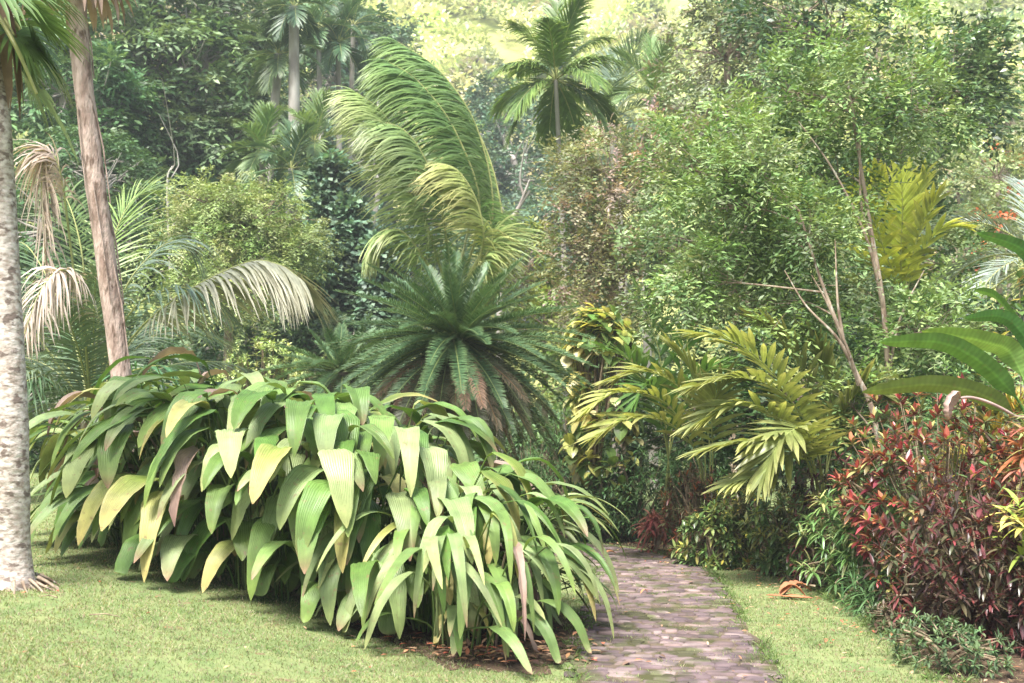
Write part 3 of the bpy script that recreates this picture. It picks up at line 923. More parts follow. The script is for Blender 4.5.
# cycads
def cycad(label, px, py, d, L_, seed, n=70, dead=14, gdist=None):
    rng = np.random.default_rng(seed)
    base = G(px, d); crown = P(px, py, d)
    t = empty('cycad', base, label, 'cycad')
    g = Geo(); h = crown[2] - base[2]
    tube(g, catmull([base - UP * .1, base + UP * h * .5, crown], 14), np.linspace(.2, .16, 14), 14, (.5, .38, .3), .12, rng)
    g.build('trunk', M['bark'], t)
    for i in range(n):
        az = i * 137.5 + rng.uniform(-12, 12); f = i / n
        el = 74 - 122 * f ** .64 + rng.normal(0, 5)
        l_ = L_ * rng.uniform(.8, 1.06) * (.72 + .3 * min(1, f * 2.5))
        c1 = np.array((.055, .115, .05)) * rng.uniform(.8, 1.3); c2 = np.array((.13, .2, .085)) * rng.uniform(.8, 1.4)
        if f > .7: c1 = np.array((.07, .09, .045)); c2 = np.array((.14, .14, .075))
        frond(rng, arc(crown + rng.normal(0, .04, 3), az, el, l_, .35 + .5 * f, 12), 110, .17, .016, c1, c2, (72, 45), .45, .15, .1, .014, 2, .12, (.16, .2, .07)).build('frond', M['frond'], t)
    for i in range(dead):
        az = i * 137.5; 
        o = frond(rng, arc(crown - UP * .12, az, -8 - rng.uniform(0, 45), L_ * rng.uniform(.6, .95), .7, 12), 60, .2, .016, np.array([(.2, .12, .085), (.15, .13, .085), (.12, .13, .07)][i % 3]), (.22, .16, .11), (65, 35), .2, .9, .12, .012, 2,
                  .15, (.25, .15, .08)).build('frond', M['dry'], t)
        o['label'] = 'dead reddish brown leaf hanging under the crown'
    return t


cycad('large dark green cycad with full radiating crown behind the mound', 456, 340, 14.2, 1.82, 71, 170, 70)
cycad('smaller cycad half hidden at the left of the large one', 340, 372, 17.0, 1.3, 72, 50, 0)

# drooping palm: tall fronds arching left, leaflets hanging
rng = np.random.default_rng(63)
base = G(452, 21); t = empty('royal_palm', base, 'tall palm whose upright feather leaves arch left with hanging leaflets, above the large cycad', 'palm tree')
cr = P(455, 292, 21)
g = Geo(); tube(g, catmull([base - UP * .1, (base + cr) / 2, cr], 12), np.linspace(.2, .15, 12), 12, (.8, .8, .75), .03, rng); g.build('trunk', M['farbark'], t)
YG = (.2, .29, .09); DG = (.12, .21, .06); LG = (.4, .43, .2)
for pts, n, Ll, c1, c2, ld, lf in (
    (pp((455, 300, 21), (492, 220, 20.9), (478, 130, 20.8), (440, 70, 20.7), (392, 36, 20.6)), 110, 1.5, DG, YG, 1.3, -.5),
    (pp((455, 300, 21), (480, 210, 20.4), (455, 130, 20.2), (418, 80, 20.1), (385, 58, 20)), 100, 1.5, (.1, .19, .05), (.2, .28, .08), 1.5, -.6),
    (pp((450, 300, 21), (430, 235, 20.1), (408, 170, 19.9), (385, 115, 19.8), (352, 88, 19.8)), 95, 1.35, YG, LG, 1.4, -.5),
    (pp((450, 300, 21), (445, 230, 19.8), (430, 170, 19.6), (405, 130, 19.5), (372, 118, 19.5)), 85, 1.3, (.16, .25, .08), (.3, .35, .17), 1.6, -.6),
    (pp((455, 300, 21), (500, 245, 21.2), (497, 185, 21.3), (478, 130, 21.4), (452, 95, 21.4)), 90, 1.3, YG, (.3, .36, .15), 1.2, -.5),
    (pp((455, 300, 21), (482, 250, 19.9), (478, 205, 19.7), (458, 170, 19.6), (432, 160, 19.6)), 70, 1.2, (.28, .33, .1), (.5, .46, .2), 1.5, -.7),
    (pp((450, 300, 21), (470, 210, 22), (455, 130, 22.6), (430, 60, 23)), 80, 1.3, (.1, .18, .06), YG, 1.2, -.3),
    (pp((450, 300, 21), (425, 260, 20), (400, 230, 19.8), (375, 235, 19.8), (362, 262, 19.8)), 50, .9, YG, LG, 1.5, -.4),
    (pp((458, 300, 21), (478, 270, 20), (492, 240, 19.8), (490, 225, 19.8)), 46, .9, YG, (.4, .4, .17), 1.3, -.6),
):
    frond(rng, pts, int(n * 1.5), Ll, .045, c1, c2, (72, 40), lf - .25, ld * .75, .15, .03, 5, .22, wob=.1, prof='blade').build('frond', M['frond'], t)

# palm standing at the top centre
def areca(label, px, py, d, tpx, L_, n, seed, c1, c2, tr=.07, grp=None, Ll=.6, Wl=.05, elr=(85, -25), droop=1.3, pairs=40, name='areca_palm', bk='farbark', ldroop=.5, ang=(55, 20), lift=.35, lpf=None):
    rng = np.random.default_rng(seed)
    base = G(tpx, d); cr = P(px, py, d)
    t = empty(name, base, label, 'palm tree', grp)
    g = Geo(); mid = (base + cr) / 2 + [rng.normal(0, .15), 0, 0]
    tube(g, catmull([base - UP * .1, mid, cr], 16), np.linspace(tr * 1.3, tr * .8, 16), 10, (.85, .8, .72), .02, rng)
    g.build('trunk', M[bk], t)
    for i in range(n):
        az = i * 137.5 + rng.uniform(-15, 15); f = i / max(1, n - 1)
        el = elr[0] + (elr[1] - elr[0]) * f
        frond(rng, arc(cr, az, el, L_ * rng.uniform(.85, 1.1), droop, 12), pairs, Ll, Wl, np.array(c1) * rng.uniform(.8, 1.2), c2, ang, lift, ldroop, .15, L_ * .012, 3, lprof=lpf).build('frond', M['frond'], t)
    return t


areca('dark green palm with slim trunk and stiff crown at the top centre', 556, 78, 24, 566, 1.75, 17, 81, (.10, .18, .045), (.22, .32, .08), .06, None, .75, .05, (85, -40), 1.2, 70, ldroop=1.1, lift=.1)
areca('bluish grey feather palm behind the stiff palm at the top centre', 612, 118, 29, 615, 2.3, 12, 82, (.14, .2, .14), (.22, .3, .22), .12, None, .9, .05, (80, -10), 1.4, 44)
areca('pale palm showing its tip above the shrubby trees at the top', 655, 95, 27, 655, 1.5, 9, 83, (.13, .22, .07), (.24, .34, .14), .09, None, .6, .05, (85, 0), 1.0, 36)
areca('bluish palm frond tips in front of the hillside at the right edge', 1040, 262, 15, 1040, 1.7, 11, 84, (.22, .27, .23), (.3, .35, .3), .1, None, .55, .03, (75, -20), 1.7, 46)

# pale trunk palms in the far left forest
grp = 'slender palms in the left forest'
areca('tallest pale trunk palm in the left forest, its crown at the top edge', 292, 4, 31, 294, 1.3, 14, 91, (.06, .11, .06), (.12, .18, .1), .17, grp, .6, .06, (80, -50), 1.3, 26)
areca('pale trunk palm just left of the tallest one in the forest', 277, 52, 31.5, 279, 1.3, 13, 92, (.09, .15, .06), (.16, .22, .1), .15, grp, .6, .06, (80, -50), 1.3, 26)
areca('slim palm right of the tallest one, with wide flat crown', 317, 26, 36, 315, 1.5, 13, 93, (.07, .14, .06), (.14, .22, .1), .1, grp, .6, .06, (80, -40), 1.2, 26)
areca('slim palm furthest right in the group by the top edge', 337, 40, 36.5, 331, 1.5, 13, 94, (.06, .13, .06), (.13, .21, .1), .1, grp, .6, .06, (80, -40), 1.2, 26)
areca('leaning slim palm under the group by the top edge', 352, 22, 38, 345, 1.8, 12, 95, (.06, .13, .06), (.13, .2, .1), .1, grp, .6, .06, (80, -40), 1.2, 26)
areca('small broad crowned palm low in the left forest', 262, 150, 30, 262, 1.2, 14, 96, (.10, .18, .06), (.2, .28, .1), .1, grp, .6, .07, (85, -30), 1.3, 24)
areca('small palm with yellowish crown beside the vine covered trees', 314, 142, 30, 312, 1.5, 14, 97, (.13, .21, .07), (.22, .3, .12), .1, grp, .6, .07, (85, -30), 1.3, 24)
areca('low dark palm beside the ferny yellow green tree', 290, 168, 29, 290, 1.4, 12, 98, (.06, .12, .06), (.12, .18, .08), .1, grp, .6, .07, (80, -40), 1.4, 24)

# ------------------------------------------------------------------ yellow green palms of the right bed
def clump_palm(label, px, d, spec, seed, cat='palm', c1=(.27, .32, .08), c2=(.46, .45, .17), Ll=.5, Wl=.075, pairs=24, name='yellow_palm', prof='strap', stem_col=(.25, .28, .1), ldroop=.55, grp=None):
    rng = np.random.default_rng(seed)
    base = G(px, d); t = empty(name, base, label, cat, grp)
    for pts in spec:
        l = np.vstack([[base + np.array([rng.normal(0, .08), rng.normal(0, .08), 0])], pp(*pts)])
        k = rng.uniform(.65, 1.15)
        frond(rng, l, pairs, Ll, Wl, np.array(c1) * k, np.array(c2) * k, (62, 20), .25, ldroop, .36, .013, 3, .12, stem_col, prof, .22, .07, lambda t_: .75 + .3 * np.sin(np.pi * t_)).build('frond', M['broad'], t)
    return t


clump_palm('yellow green palm with broad ribbed leaflets fanning left above the path bend', 700, 13.4,
           [[(700, 470, 13.3), (668, 405, 13.1), (620, 392, 12.9), (592, 408, 12.8)], [(705, 460, 13.4), (685, 395, 13.3), (650, 372, 13.2), (618, 378, 13.1)],
            [(702, 470, 13.2), (672, 425, 12.8), (632, 418, 12.6), (604, 432, 12.5)], [(710, 460, 13.6), (700, 400, 13.6), (690, 370, 13.6), (676, 352, 13.6)],
            [(712, 470, 13.3), (712, 410, 13.1), (724, 385, 13), (745, 380, 13)]], 101, grp='palms of the right hand bed')
clump_palm('largest yellow palm, its pale leaves spreading left from a dark clump of stems', 822, 11.6,
           [[(815, 470, 11.6), (785, 390, 11.3), (740, 345, 11.1), (700, 335, 11)], [(818, 460, 11.6), (790, 400, 11.2), (745, 378, 10.9), (700, 385, 10.8)],
            [(812, 480, 11.5), (785, 425, 11.1), (742, 405, 10.9), (703, 420, 10.8)], [(820, 470, 11.7), (808, 390, 11.7), (785, 345, 11.7), (760, 325, 11.7)],
            [(815, 480, 11.4), (790, 440, 10.9), (755, 440, 10.7), (712, 448, 10.6)], [(822, 480, 11.3), (805, 430, 10.8), (780, 440, 10.5), (765, 470, 10.4)],
            [(825, 480, 11.7), (830, 410, 11.7), (822, 365, 11.7), (808, 340, 11.7)], [(825, 480, 11.6), (840, 420, 11.5), (860, 390, 11.4), (880, 395, 11.3)],
            [(815, 480, 11.5), (800, 450, 11.0), (770, 470, 10.8), (735, 482, 10.6)]], 102, c1=(.24, .3, .09), c2=(.44, .44, .18), grp='palms of the right hand bed', Ll=.5, Wl=.075, pairs=25)
clump_palm('dark green broad leaved palm between the golden vine and the largest yellow palm', 668, 14.8,
           [[(668, 460, 14.8), (662, 370, 14.7), (650, 320, 14.6), (640, 296, 14.6)], [(668, 460, 14.8), (680, 370, 14.7), (690, 335, 14.6), (700, 318, 14.6)],
            [(668, 460, 14.8), (650, 390, 14.5), (630, 360, 14.3), (606, 350, 14.2)], [(668, 460, 14.8), (690, 390, 14.5), (710, 370, 14.3), (726, 372, 14.2)],
            [(668, 460, 14.8), (660, 400, 14.3), (648, 385, 14.1), (636, 400, 14)]], 103, c1=(.08, .17, .04), c2=(.14, .26, .06), Wl=.09, pairs=14, name='broad_leaved_palm', grp='palms of the right hand bed')
clump_palm('bright yellow wide leaved palm glowing behind the two slender trees', 905, 15.5,
           [[(900, 320, 15.5), (898, 240, 15.4), (890, 200, 15.3), (878, 172, 15.2)], [(905, 320, 15.5), (912, 240, 15.4), (918, 200, 15.3), (926, 178, 15.2)],
            [(900, 320, 15.5), (890, 260, 15.2), (868, 225, 15), (842, 210, 14.9)], [(905, 320, 15.5), (920, 260, 15.2), (940, 230, 15), (960, 226, 14.9)],
            [(900, 320, 15.5), (880, 270, 15.1), (850, 250, 14.9), (815, 252, 14.8)], [(902, 320, 15.4), (902, 250, 15), (904, 210, 14.8), (903, 176, 14.7)], [(902, 320, 15.4), (885, 250, 15), (868, 205, 14.8), (858, 182, 14.7)], [(902, 320, 15.4), (915, 250, 15), (928, 215, 14.8), (940, 196, 14.7)]], 104, c1=(.36, .42, .07), c2=(.52, .52, .12), Wl=.1, pairs=13, Ll=.42, grp='palms of the right hand bed')
# ------------------------------------------------------------------ heliconia (big banana-like leaves)
def heliconia(label, px, d, leaves, seed, group=None, col=(.1, .22, .05), tip=(.16, .3, .07)):
    rng = np.random.default_rng(seed)
    base = G(px, d); t = empty('heliconia', base, label, 'leafy plant', group)
    for pts, w, cc in leaves:
        g = Geo(); l = np.vstack([[base + np.array([rng.normal(0, .06), rng.normal(0, .06), 0])], pp(*pts)])
        c = np.array(col if cc is None else cc) * rng.uniform(.85, 1.2)
        big_leaf(g, rng, l, w, c, c * [1.3, 1.15, 1], cols=9, rows=22, pleat=.02 if cc is None or cc[0] < .3 else .5, fold=.22, prof='broad', tipw=3, stalk=.42 if cc is None or cc[0] < .3 else .7, stalk_r=.012, twist=rng.normal(0, .2), roll=-.9)
        o = g.build('leaf', M['paddle' if cc is None or cc[0] < .3 else 'dry'], t)
        if cc is not None and cc[0] > .3: o['label'] = 'withered pinkish brown leaf'
    return t


heliconia('clump of long paddle leaves pointing left at the right edge, above the red croton', 1040, 9.2,
          [([(1030, 440, 9.2), (1005, 385, 9.1), (950, 345, 8.9), (880, 342, 8.8)], .17, None), ([(1035, 440, 9.2), (1015, 360, 9.2), (985, 342, 9.1), (922, 331, 9)], .2, (.16, .28, .07)),
           ([(1030, 450, 9.2), (1000, 405, 9.0), (940, 385, 8.8), (862, 392, 8.7)], .17, (.13, .2, .05)), ([(1040, 420, 9.4), (1045, 320, 9.5), (1030, 255, 9.5), (978, 232, 9.5)], .15, (.07, .18, .05)),
           ([(1040, 430, 9.5), (1040, 370, 9.6), (1010, 320, 9.6), (965, 318, 9.6)], .14, (.06, .16, .04)), ([(1035, 440, 9.1), (1012, 415, 8.9), (975, 398, 8.8), (952, 402, 8.7), (948, 420, 8.7)], .2, (.42, .3, .27)),
           ([(1045, 430, 9.3), (1060, 340, 9.2), (1060, 290, 9.2), (1020, 300, 9.2)], .16, None), ([(1045, 430, 9.6), (1030, 350, 10), (1000, 300, 10.2), (975, 290, 10.4)], .14, (.08, .18, .04))], 111)

# ------------------------------------------------------------------ shrubs of the right bed
RED = [(.22, .04, .045), (.15, .03, .035), (.07, .03, .025), (.22, .09, .05), (.08, .05, .03), (.09, .13, .045), (.28, .28, .09), (.08, .13, .045), (.11, .18, .06), (.3, .13, .06)]
shrub('croton', 'large burgundy and crimson croton bush at the right, beside the lawn', 'shrub', (3.62, 9.35), .85, 1.0, 1.72, RED, .125, .045, 470, 11, (20, 85), .5, 'gloss', 'crotons in the right bed', seed=1,
      newpal=[(.36, .06, .06), (.42, .38, .12), (.3, .08, .05), (.4, .16, .07), (.15, .04, .035), (.2, .28, .08)], inner=.6)
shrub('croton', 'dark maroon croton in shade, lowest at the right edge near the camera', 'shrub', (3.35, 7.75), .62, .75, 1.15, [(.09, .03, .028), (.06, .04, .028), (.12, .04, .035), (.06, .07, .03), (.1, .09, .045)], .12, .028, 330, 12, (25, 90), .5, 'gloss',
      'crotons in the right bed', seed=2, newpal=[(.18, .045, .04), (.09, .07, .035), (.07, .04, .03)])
shrub('croton', 'croton with long drooping orange and salmon leaves at the right edge', 'shrub', (3.98, 8.25), .4, .45, 1.62, [(.4, .15, .06), (.42, .24, .09), (.3, .3, .08), (.16, .22, .06), (.36, .14, .09)], .28, .045, 36, 9, (30, 90), .9, 'gloss',
      'crotons in the right bed', seed=3, zc=.72, S=4, prof='strap', bottom=-.2)
shrub('croton', 'tall yellow green and orange croton behind the large burgundy one', 'shrub', (4.35, 9.9), .55, .5, 1.9, [(.26, .28, .05), (.3, .17, .03), (.22, .26, .04), (.42, .35, .06), (.13, .17, .04)], .24, .035, 90, 11, (10, 60), .4, 'gloss',
      'crotons in the right bed', seed=4, zc=.6, S=4, prof='strap')
shrub('croton', 'croton with yellow tinged strap leaves low at the right edge', 'shrub', (3.55, 7.3), .3, .28, 1.05, [(.4, .44, .08), (.25, .36, .06), (.5, .46, .12), (.2, .3, .05)], .24, .04, 26, 8, (40, 95), .8, 'gloss',
      'crotons in the right bed', seed=5, zc=.7, S=4, prof='strap', bottom=-.1)
shrub('croton', 'small maroon croton left of the green strappy shrub', 'shrub', (3.5, 11.4), .6, .6, 1.25, [(.09, .035, .035), (.12, .04, .04), (.07, .05, .03), (.06, .07, .035)], .11, .03, 190, 11, (25, 90), .4, 'gloss',
      'crotons in the right bed', seed=6)
shrub('croton', 'croton with scattered yellow new leaves in the middle of the bed', 'shrub', (2.85, 12.5), .75, .7, 1.15, [(.09, .16, .05), (.13, .2, .05), (.1, .11, .04), (.07, .12, .05), (.18, .15, .05)], .11, .03, 240, 11, (25, 90), .4, 'gloss',
      'crotons in the right bed', seed=7, newpal=[(.5, .46, .07), (.13, .18, .05), (.11, .15, .05), (.16, .2, .06)])
shrub('croton', 'dark reddish croton nearest the bend of the path', 'shrub', (2.15, 13.0), .5, .45, 1.15, [(.11, .05, .03), (.07, .06, .03), (.06, .08, .03), (.16, .06, .04)], .12, .028, 150, 11, (25, 90), .5, 'gloss',
      'crotons in the right bed', seed=8, newpal=[(.36, .12, .05), (.1, .09, .04), (.08, .08, .03)])
shrub('cordyline', 'small plant with drooping dull red leaves at the path bend', 'leafy plant', (1.78, 13.7), .2, .2, .55, [(.32, .12, .09), (.25, .08, .06), (.38, .18, .12)], .26, .045, 12, 9, (40, 100), 1.2, 'dry', None, seed=9, S=5, prof='strap', stems=4)
shrub('strap_leaf_shrub', 'fresh green shrub with narrow drooping leaves in front of the burgundy croton', 'shrub', (3.15, 10.0), .46, .6, 1.15, [(.1, .2, .05), (.13, .24, .07), (.18, .28, .09), (.07, .15, .04), (.3, .34, .12)], .17, .026, 170, 12, (30, 100), 1.0,
      'gloss', None, seed=10, S=4, prof='strap')
shrub('spider_plant', 'low tuft of arching dark green grassy leaves at the foot of the strappy shrub', 'leafy plant', (2.98, 9.05), .28, .32, .4, [(.06, .13, .04), (.09, .18, .06)], .24, .018, 26, 13, (20, 90), 1.3, 'gloss', None, seed=11, S=5, prof='strap', stems=4)
shrub('ground_cover_plant', 'low bluish green leafy weeds at the foot of the dark maroon croton', 'leafy plant', (2.75, 7.0), .36, .5, .3, [(.09, .16, .06), (.13, .2, .08), (.07, .12, .045)], .06, .018, 150, 8, (25, 90), .4, 'leaf', None, seed=12, stems=8)
shrub('ground_cover_plant', 'low dark leafy edging plant under the maroon crotons by the lawn', 'leafy plant', (2.88, 8.2), .28, .5, .22, [(.07, .11, .04), (.1, .13, .05), (.12, .08, .05)], .06, .02, 90, 8, (25, 90), .4, 'leaf', None, seed=13, stems=8)
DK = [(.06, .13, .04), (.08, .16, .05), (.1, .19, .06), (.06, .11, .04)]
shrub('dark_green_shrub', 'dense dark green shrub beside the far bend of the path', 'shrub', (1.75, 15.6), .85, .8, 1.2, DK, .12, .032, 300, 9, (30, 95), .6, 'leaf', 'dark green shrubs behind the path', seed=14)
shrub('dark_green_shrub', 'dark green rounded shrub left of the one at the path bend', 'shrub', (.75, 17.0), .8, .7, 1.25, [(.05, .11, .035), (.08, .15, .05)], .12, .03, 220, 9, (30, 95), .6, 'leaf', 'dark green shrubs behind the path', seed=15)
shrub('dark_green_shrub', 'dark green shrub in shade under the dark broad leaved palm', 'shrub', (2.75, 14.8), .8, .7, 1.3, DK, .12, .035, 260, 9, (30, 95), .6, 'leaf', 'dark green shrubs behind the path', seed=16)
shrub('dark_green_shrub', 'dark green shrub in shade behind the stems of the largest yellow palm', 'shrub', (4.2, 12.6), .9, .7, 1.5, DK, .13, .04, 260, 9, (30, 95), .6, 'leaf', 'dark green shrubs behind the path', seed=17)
shrub('fern_shrub', 'light green ferny bush between the two slender trunks and the red croton', 'shrub', (4.35, 11.1), .85, .6, 1.9, [(.08, .17, .05), (.12, .22, .07), (.06, .13, .04), (.16, .26, .1)], .075, .026, 190, 7, (30, 90), .5, 'leaf', None, seed=18, style='spray')
shrub('fern_shrub', 'bright fine leaved bush behind the heliconia at the right edge', 'shrub', (5.2, 11.3), .8, .7, 2.4, [(.12, .22, .06), (.18, .28, .08), (.08, .17, .05)], .07, .025, 230, 7, (30, 90), .5, 'leaf', None, seed=19, style='spray')
shrub('broadleaf_shrub', 'yellow spotted broad leaved bush under the bluish frond at the right', 'shrub', (6.1, 13.2), .8, .7, 3.1, [(.14, .25, .06), (.5, .44, .14), (.2, .3, .08), (.09, .18, .05), (.1, .2, .05)], .18, .1, 150, 6, (40, 100), .5, 'broad', None, seed=20)
shrub('golden_vine', 'climbing vine with big yellow and cream heart leaves left of the dark broad leaved palm', 'vine', (1.2, 15.6), .5, .45, 3.4, [(.5, .5, .15), (.4, .43, .12), (.52, .52, .22), (.12, .2, .05), (.1, .18, .04)], .24, .18, 230, 4, (60, 120), .9, 'broad', None,
      seed=21, zc=.8, S=4, inner=.75, bottom=-.9)

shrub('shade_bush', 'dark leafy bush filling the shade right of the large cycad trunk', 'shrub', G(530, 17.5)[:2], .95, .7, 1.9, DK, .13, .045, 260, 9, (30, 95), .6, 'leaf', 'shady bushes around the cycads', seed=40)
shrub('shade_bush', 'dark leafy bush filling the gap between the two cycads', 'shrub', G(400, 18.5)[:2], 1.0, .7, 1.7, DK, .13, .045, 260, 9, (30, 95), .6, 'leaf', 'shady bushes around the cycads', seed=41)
shrub('shade_bush', 'mid green upright leafy bush behind the narrow leaved clump, left of the path bend', 'shrub', G(575, 18.5)[:2], .8, .7, 2.0, [(.09, .17, .05), (.13, .23, .07)], .16, .05, 200, 9, (20, 80), .6, 'leaf', 'shady bushes around the cycads', seed=42)
shrub('low_leafy_shrub', 'low glossy green shrub with yellow flecks, right of the dull red plant', 'shrub', (2.3, 12.35), .42, .4, .75, [(.1, .18, .05), (.14, .24, .07), (.2, .27, .08), (.08, .13, .04), (.35, .36, .09)], .12, .04, 130, 10, (25, 95), .6, 'gloss', 'low shrubs edging the bed', seed=50)
shrub('low_leafy_shrub', 'low green and yellow spotted shrub behind the fallen palm leaf', 'shrub', (2.85, 11.55), .4, .4, .85, [(.1, .18, .05), (.14, .24, .07), (.2, .27, .08), (.08, .13, .04), (.35, .36, .09)], .13, .04, 130, 10, (25, 95), .6, 'gloss', 'low shrubs edging the bed', seed=51)
shrub('low_leafy_shrub', 'low deep green shrub where the path disappears left', 'shrub', (1.25, 15.3), .6, .45, .85, [(.08, .16, .05), (.11, .2, .06), (.06, .12, .04)], .12, .04, 170, 10, (25, 95), .6, 'gloss', 'low shrubs edging the bed', seed=52)
shrub('low_leafy_shrub', 'low red and green shrub between the fallen palm leaf and the strappy green shrub', 'shrub', (3.0, 10.75), .34, .4, .8, [(.16, .05, .04), (.1, .16, .05), (.13, .2, .06), (.08, .06, .03)], .11, .035, 120, 10, (25, 95), .6, 'gloss', 'low shrubs edging the bed', seed=53)
# fallen orange palm leaf on the grass
rng = np.random.default_rng(121)
p0 = GP(778, 598); t = empty('fallen_palm_leaf', p0, 'dry orange brown fallen palm leaf on the grass right of the path', 'fallen leaf')
for i, (a_, ln, w, lab) in enumerate(((20, .34, .13, None), (5, .26, .11, None), (165, .12, .07, None), (-20, .3, .09, None))):
    g = Geo(); d_ = np.array([math.cos(R(a_)), math.sin(R(a_)), 0])
    pts = [p0 + UP * .03 + d_ * ln * f + UP * .10 * math.sin(3 * f + i * .5) * (i < 2) for f in np.linspace(0, 1, 5)]
    big_leaf(g, rng, pts, w, (.42, .19, .1), (.3, .12, .07), ragged=.5, cols=11, rows=16, pleat=.3, fold=.35, prof='strap')
    g.build('blade', M['dry'], t)
g = Geo(); tube(g, catmull([p0 + [.02, 0, .02], p0 + [.15, .05, .12], p0 + [.34, .08, .10]], 8), np.linspace(.006, .012, 8), 5, (1.5, .7, .45)); g.build('stalk', M['stem'], t)
for i, (px, py, lab) in enumerate(((742, 566, 'orange curled fallen leaf at the hedge foot, middle of the lawn strip'), (716, 568, 'small orange fallen leaf on the grass beside the path bend'), (604, 556, 'pinkish fallen leaf on the path at its far bend'),
                                   (888, 640, 'orange fallen leaf on the lawn under the maroon croton'), (640, 596, 'tiny rusty fallen leaf lying on the path stones'))):
    g = Geo(); p = GP(px, py) + UP * .035; s_ = .15 if i < 3 else .07
    big_leaf(g, rng, [p, p + [s_ * .5, .02, .03], p + [s_, .03, .0]], s_ * .45, (.5, .24, .12), (.4, .16, .08), cols=5, rows=6, pleat=.1, fold=.5, prof='strap')
    tag(g.build('fallen_leaf', M['dry']), lab, 'fallen leaf', 'single fallen leaves')

# ------------------------------------------------------------------ trees of the right half
def px_blob(px, py, d, rx, ry, rd):
    return (P(px, py, d), (rx / F * d, rd, ry / F * d))


DKL = [(.06, .12, .04), (.09, .16, .06), (.12, .2, .07), (.05, .10, .04)]
LGT = [(.15, .26, .07), (.2, .31, .09), (.24, .36, .12), (.12, .22, .07)]
tree('slender_tree', 'slender forked tree with reddish trunk leaning left and fine light green foliage', 'tree', [G(884, 11.0), P(876, 430, 11), P(852, 365, 11), P(836, 320, 11.1), P(818, 270, 11.2), P(800, 210, 11.3)], .034,
     [px_blob(725, 205, 12, 72, 70, .8), px_blob(700, 280, 11.9, 62, 45, .6), px_blob(795, 300, 11.9, 70, 45, .5), px_blob(845, 400, 11.6, 55, 42, .4), px_blob(680, 165, 12.3, 45, 40, .6), px_blob(770, 240, 12.0, 50, 40, .5), px_blob(808, 235, 11.5, 40, 36, .35), px_blob(750, 165, 11.9, 50, 40, .5)],
     LGT + [(.2, .28, .13)], .085, .03, 60, 10, 8, .34, 'leaf', 'slender trees of the right bed', 201, 'bark', extra_trunks=[pp((850, 360, 11), (835, 335, 11), (806, 305, 11.1), (785, 270, 11.2)), pp((843, 338, 11), (838, 300, 11), (836, 240, 11.1)), pp((858, 385, 11), (848, 350, 10.9), (826, 300, 10.9), (812, 275, 10.9))], barkcol=(1.25, .9, .75), cl_r=.2, amp=.5, inner=.3, cols=3)
tree('slender_tree', 'slender upright tree with thin pinkish trunk and airy crown reaching the top right', 'tree', [G(893, 12.4), P(890, 420, 12.4), P(884, 310, 12.4), P(872, 230, 12.5), P(860, 150, 12.6), P(850, 80, 12.7)], .04,
     [px_blob(850, 100, 12.8, 85, 70, .9), px_blob(790, 90, 13, 60, 55, .7), px_blob(905, 325, 12.9, 60, 42, .5), px_blob(930, 105, 12.9, 50, 50, .6), px_blob(820, 180, 13.2, 60, 50, .6), px_blob(940, 330, 12.2, 42, 36, .4)],
     [(.13, .23, .07), (.17, .29, .08), (.22, .33, .12), (.09, .17, .06)], .09, .034, 60, 10, 8, .36, 'leaf', 'slender trees of the right bed', 202, 'bark', extra_trunks=[pp((884, 310, 12.4), (868, 240, 12.3), (835, 170, 12.3), (800, 120, 12.4)), pp((873, 240, 12.5), (862, 200, 12.4), (862, 130, 12.4)), pp((888, 380, 12.4), (900, 320, 12.4), (925, 270, 12.4))], barkcol=(1.3, .95, .8), amp=.4, inner=.3, cols=3)
tree('broadleaf_tree', 'dark glossy leaved tree filling the top right corner', 'tree', [G(930, 20), P(925, 300, 20), P(905, 180, 20), P(890, 90, 20)], .16,
     [px_blob(880, 100, 20, 95, 90, 1.4), px_blob(960, 90, 20, 55, 60, 1.1), px_blob(860, 190, 19.5, 80, 60, 1.1), px_blob(800, 20, 20.5, 80, 45, 1.1), px_blob(985, 60, 20.5, 32, 40, .7), px_blob(915, 250, 19.6, 55, 50, .9)],
     DKL, .17, .07, 90, 6, 7, .5, 'gloss', None, 203, amp=.35)
tree('broadleaf_tree', 'hazy grey green tree rising to the top edge right of the pale palm', 'tree', [G(735, 24), P(735, 300, 24), P(728, 150, 24), P(730, 60, 24)], .16,
     [px_blob(725, 55, 24, 60, 70, 1.4), px_blob(790, 20, 25, 60, 50, 1.3), px_blob(700, 130, 23.6, 55, 60, 1.2), px_blob(770, 110, 23.6, 50, 60, 1.2), px_blob(740, 0, 24, 50, 40, 1)],
     [(.15, .21, .1), (.19, .25, .13), (.13, .18, .09), (.2, .21, .13)], .15, .06, 80, 6, 7, .5, 'leaf', None, 204, amp=.35)
tree('shrubby_tree', 'brownish green small leaved tree with sparse twiggy crown in the middle distance', 'tree', [G(622, 18.5), P(620, 350, 18.5), P(612, 250, 18.5), P(615, 170, 18.5)], .09,
     [px_blob(610, 190, 18.5, 62, 60, 1.0), px_blob(655, 160, 18.6, 45, 50, .9), px_blob(580, 250, 18.3, 42, 50, .7), px_blob(575, 168, 18.6, 34, 34, .6), px_blob(635, 270, 18.2, 55, 50, .8), px_blob(600, 320, 18, 45, 30, .6)],
     [(.2, .23, .11), (.25, .27, .15), (.16, .2, .08), (.28, .24, .17), (.14, .21, .08)], .10, .04, 90, 6, 7, .34, 'matte', None, 205, amp=.35, inner=.25)
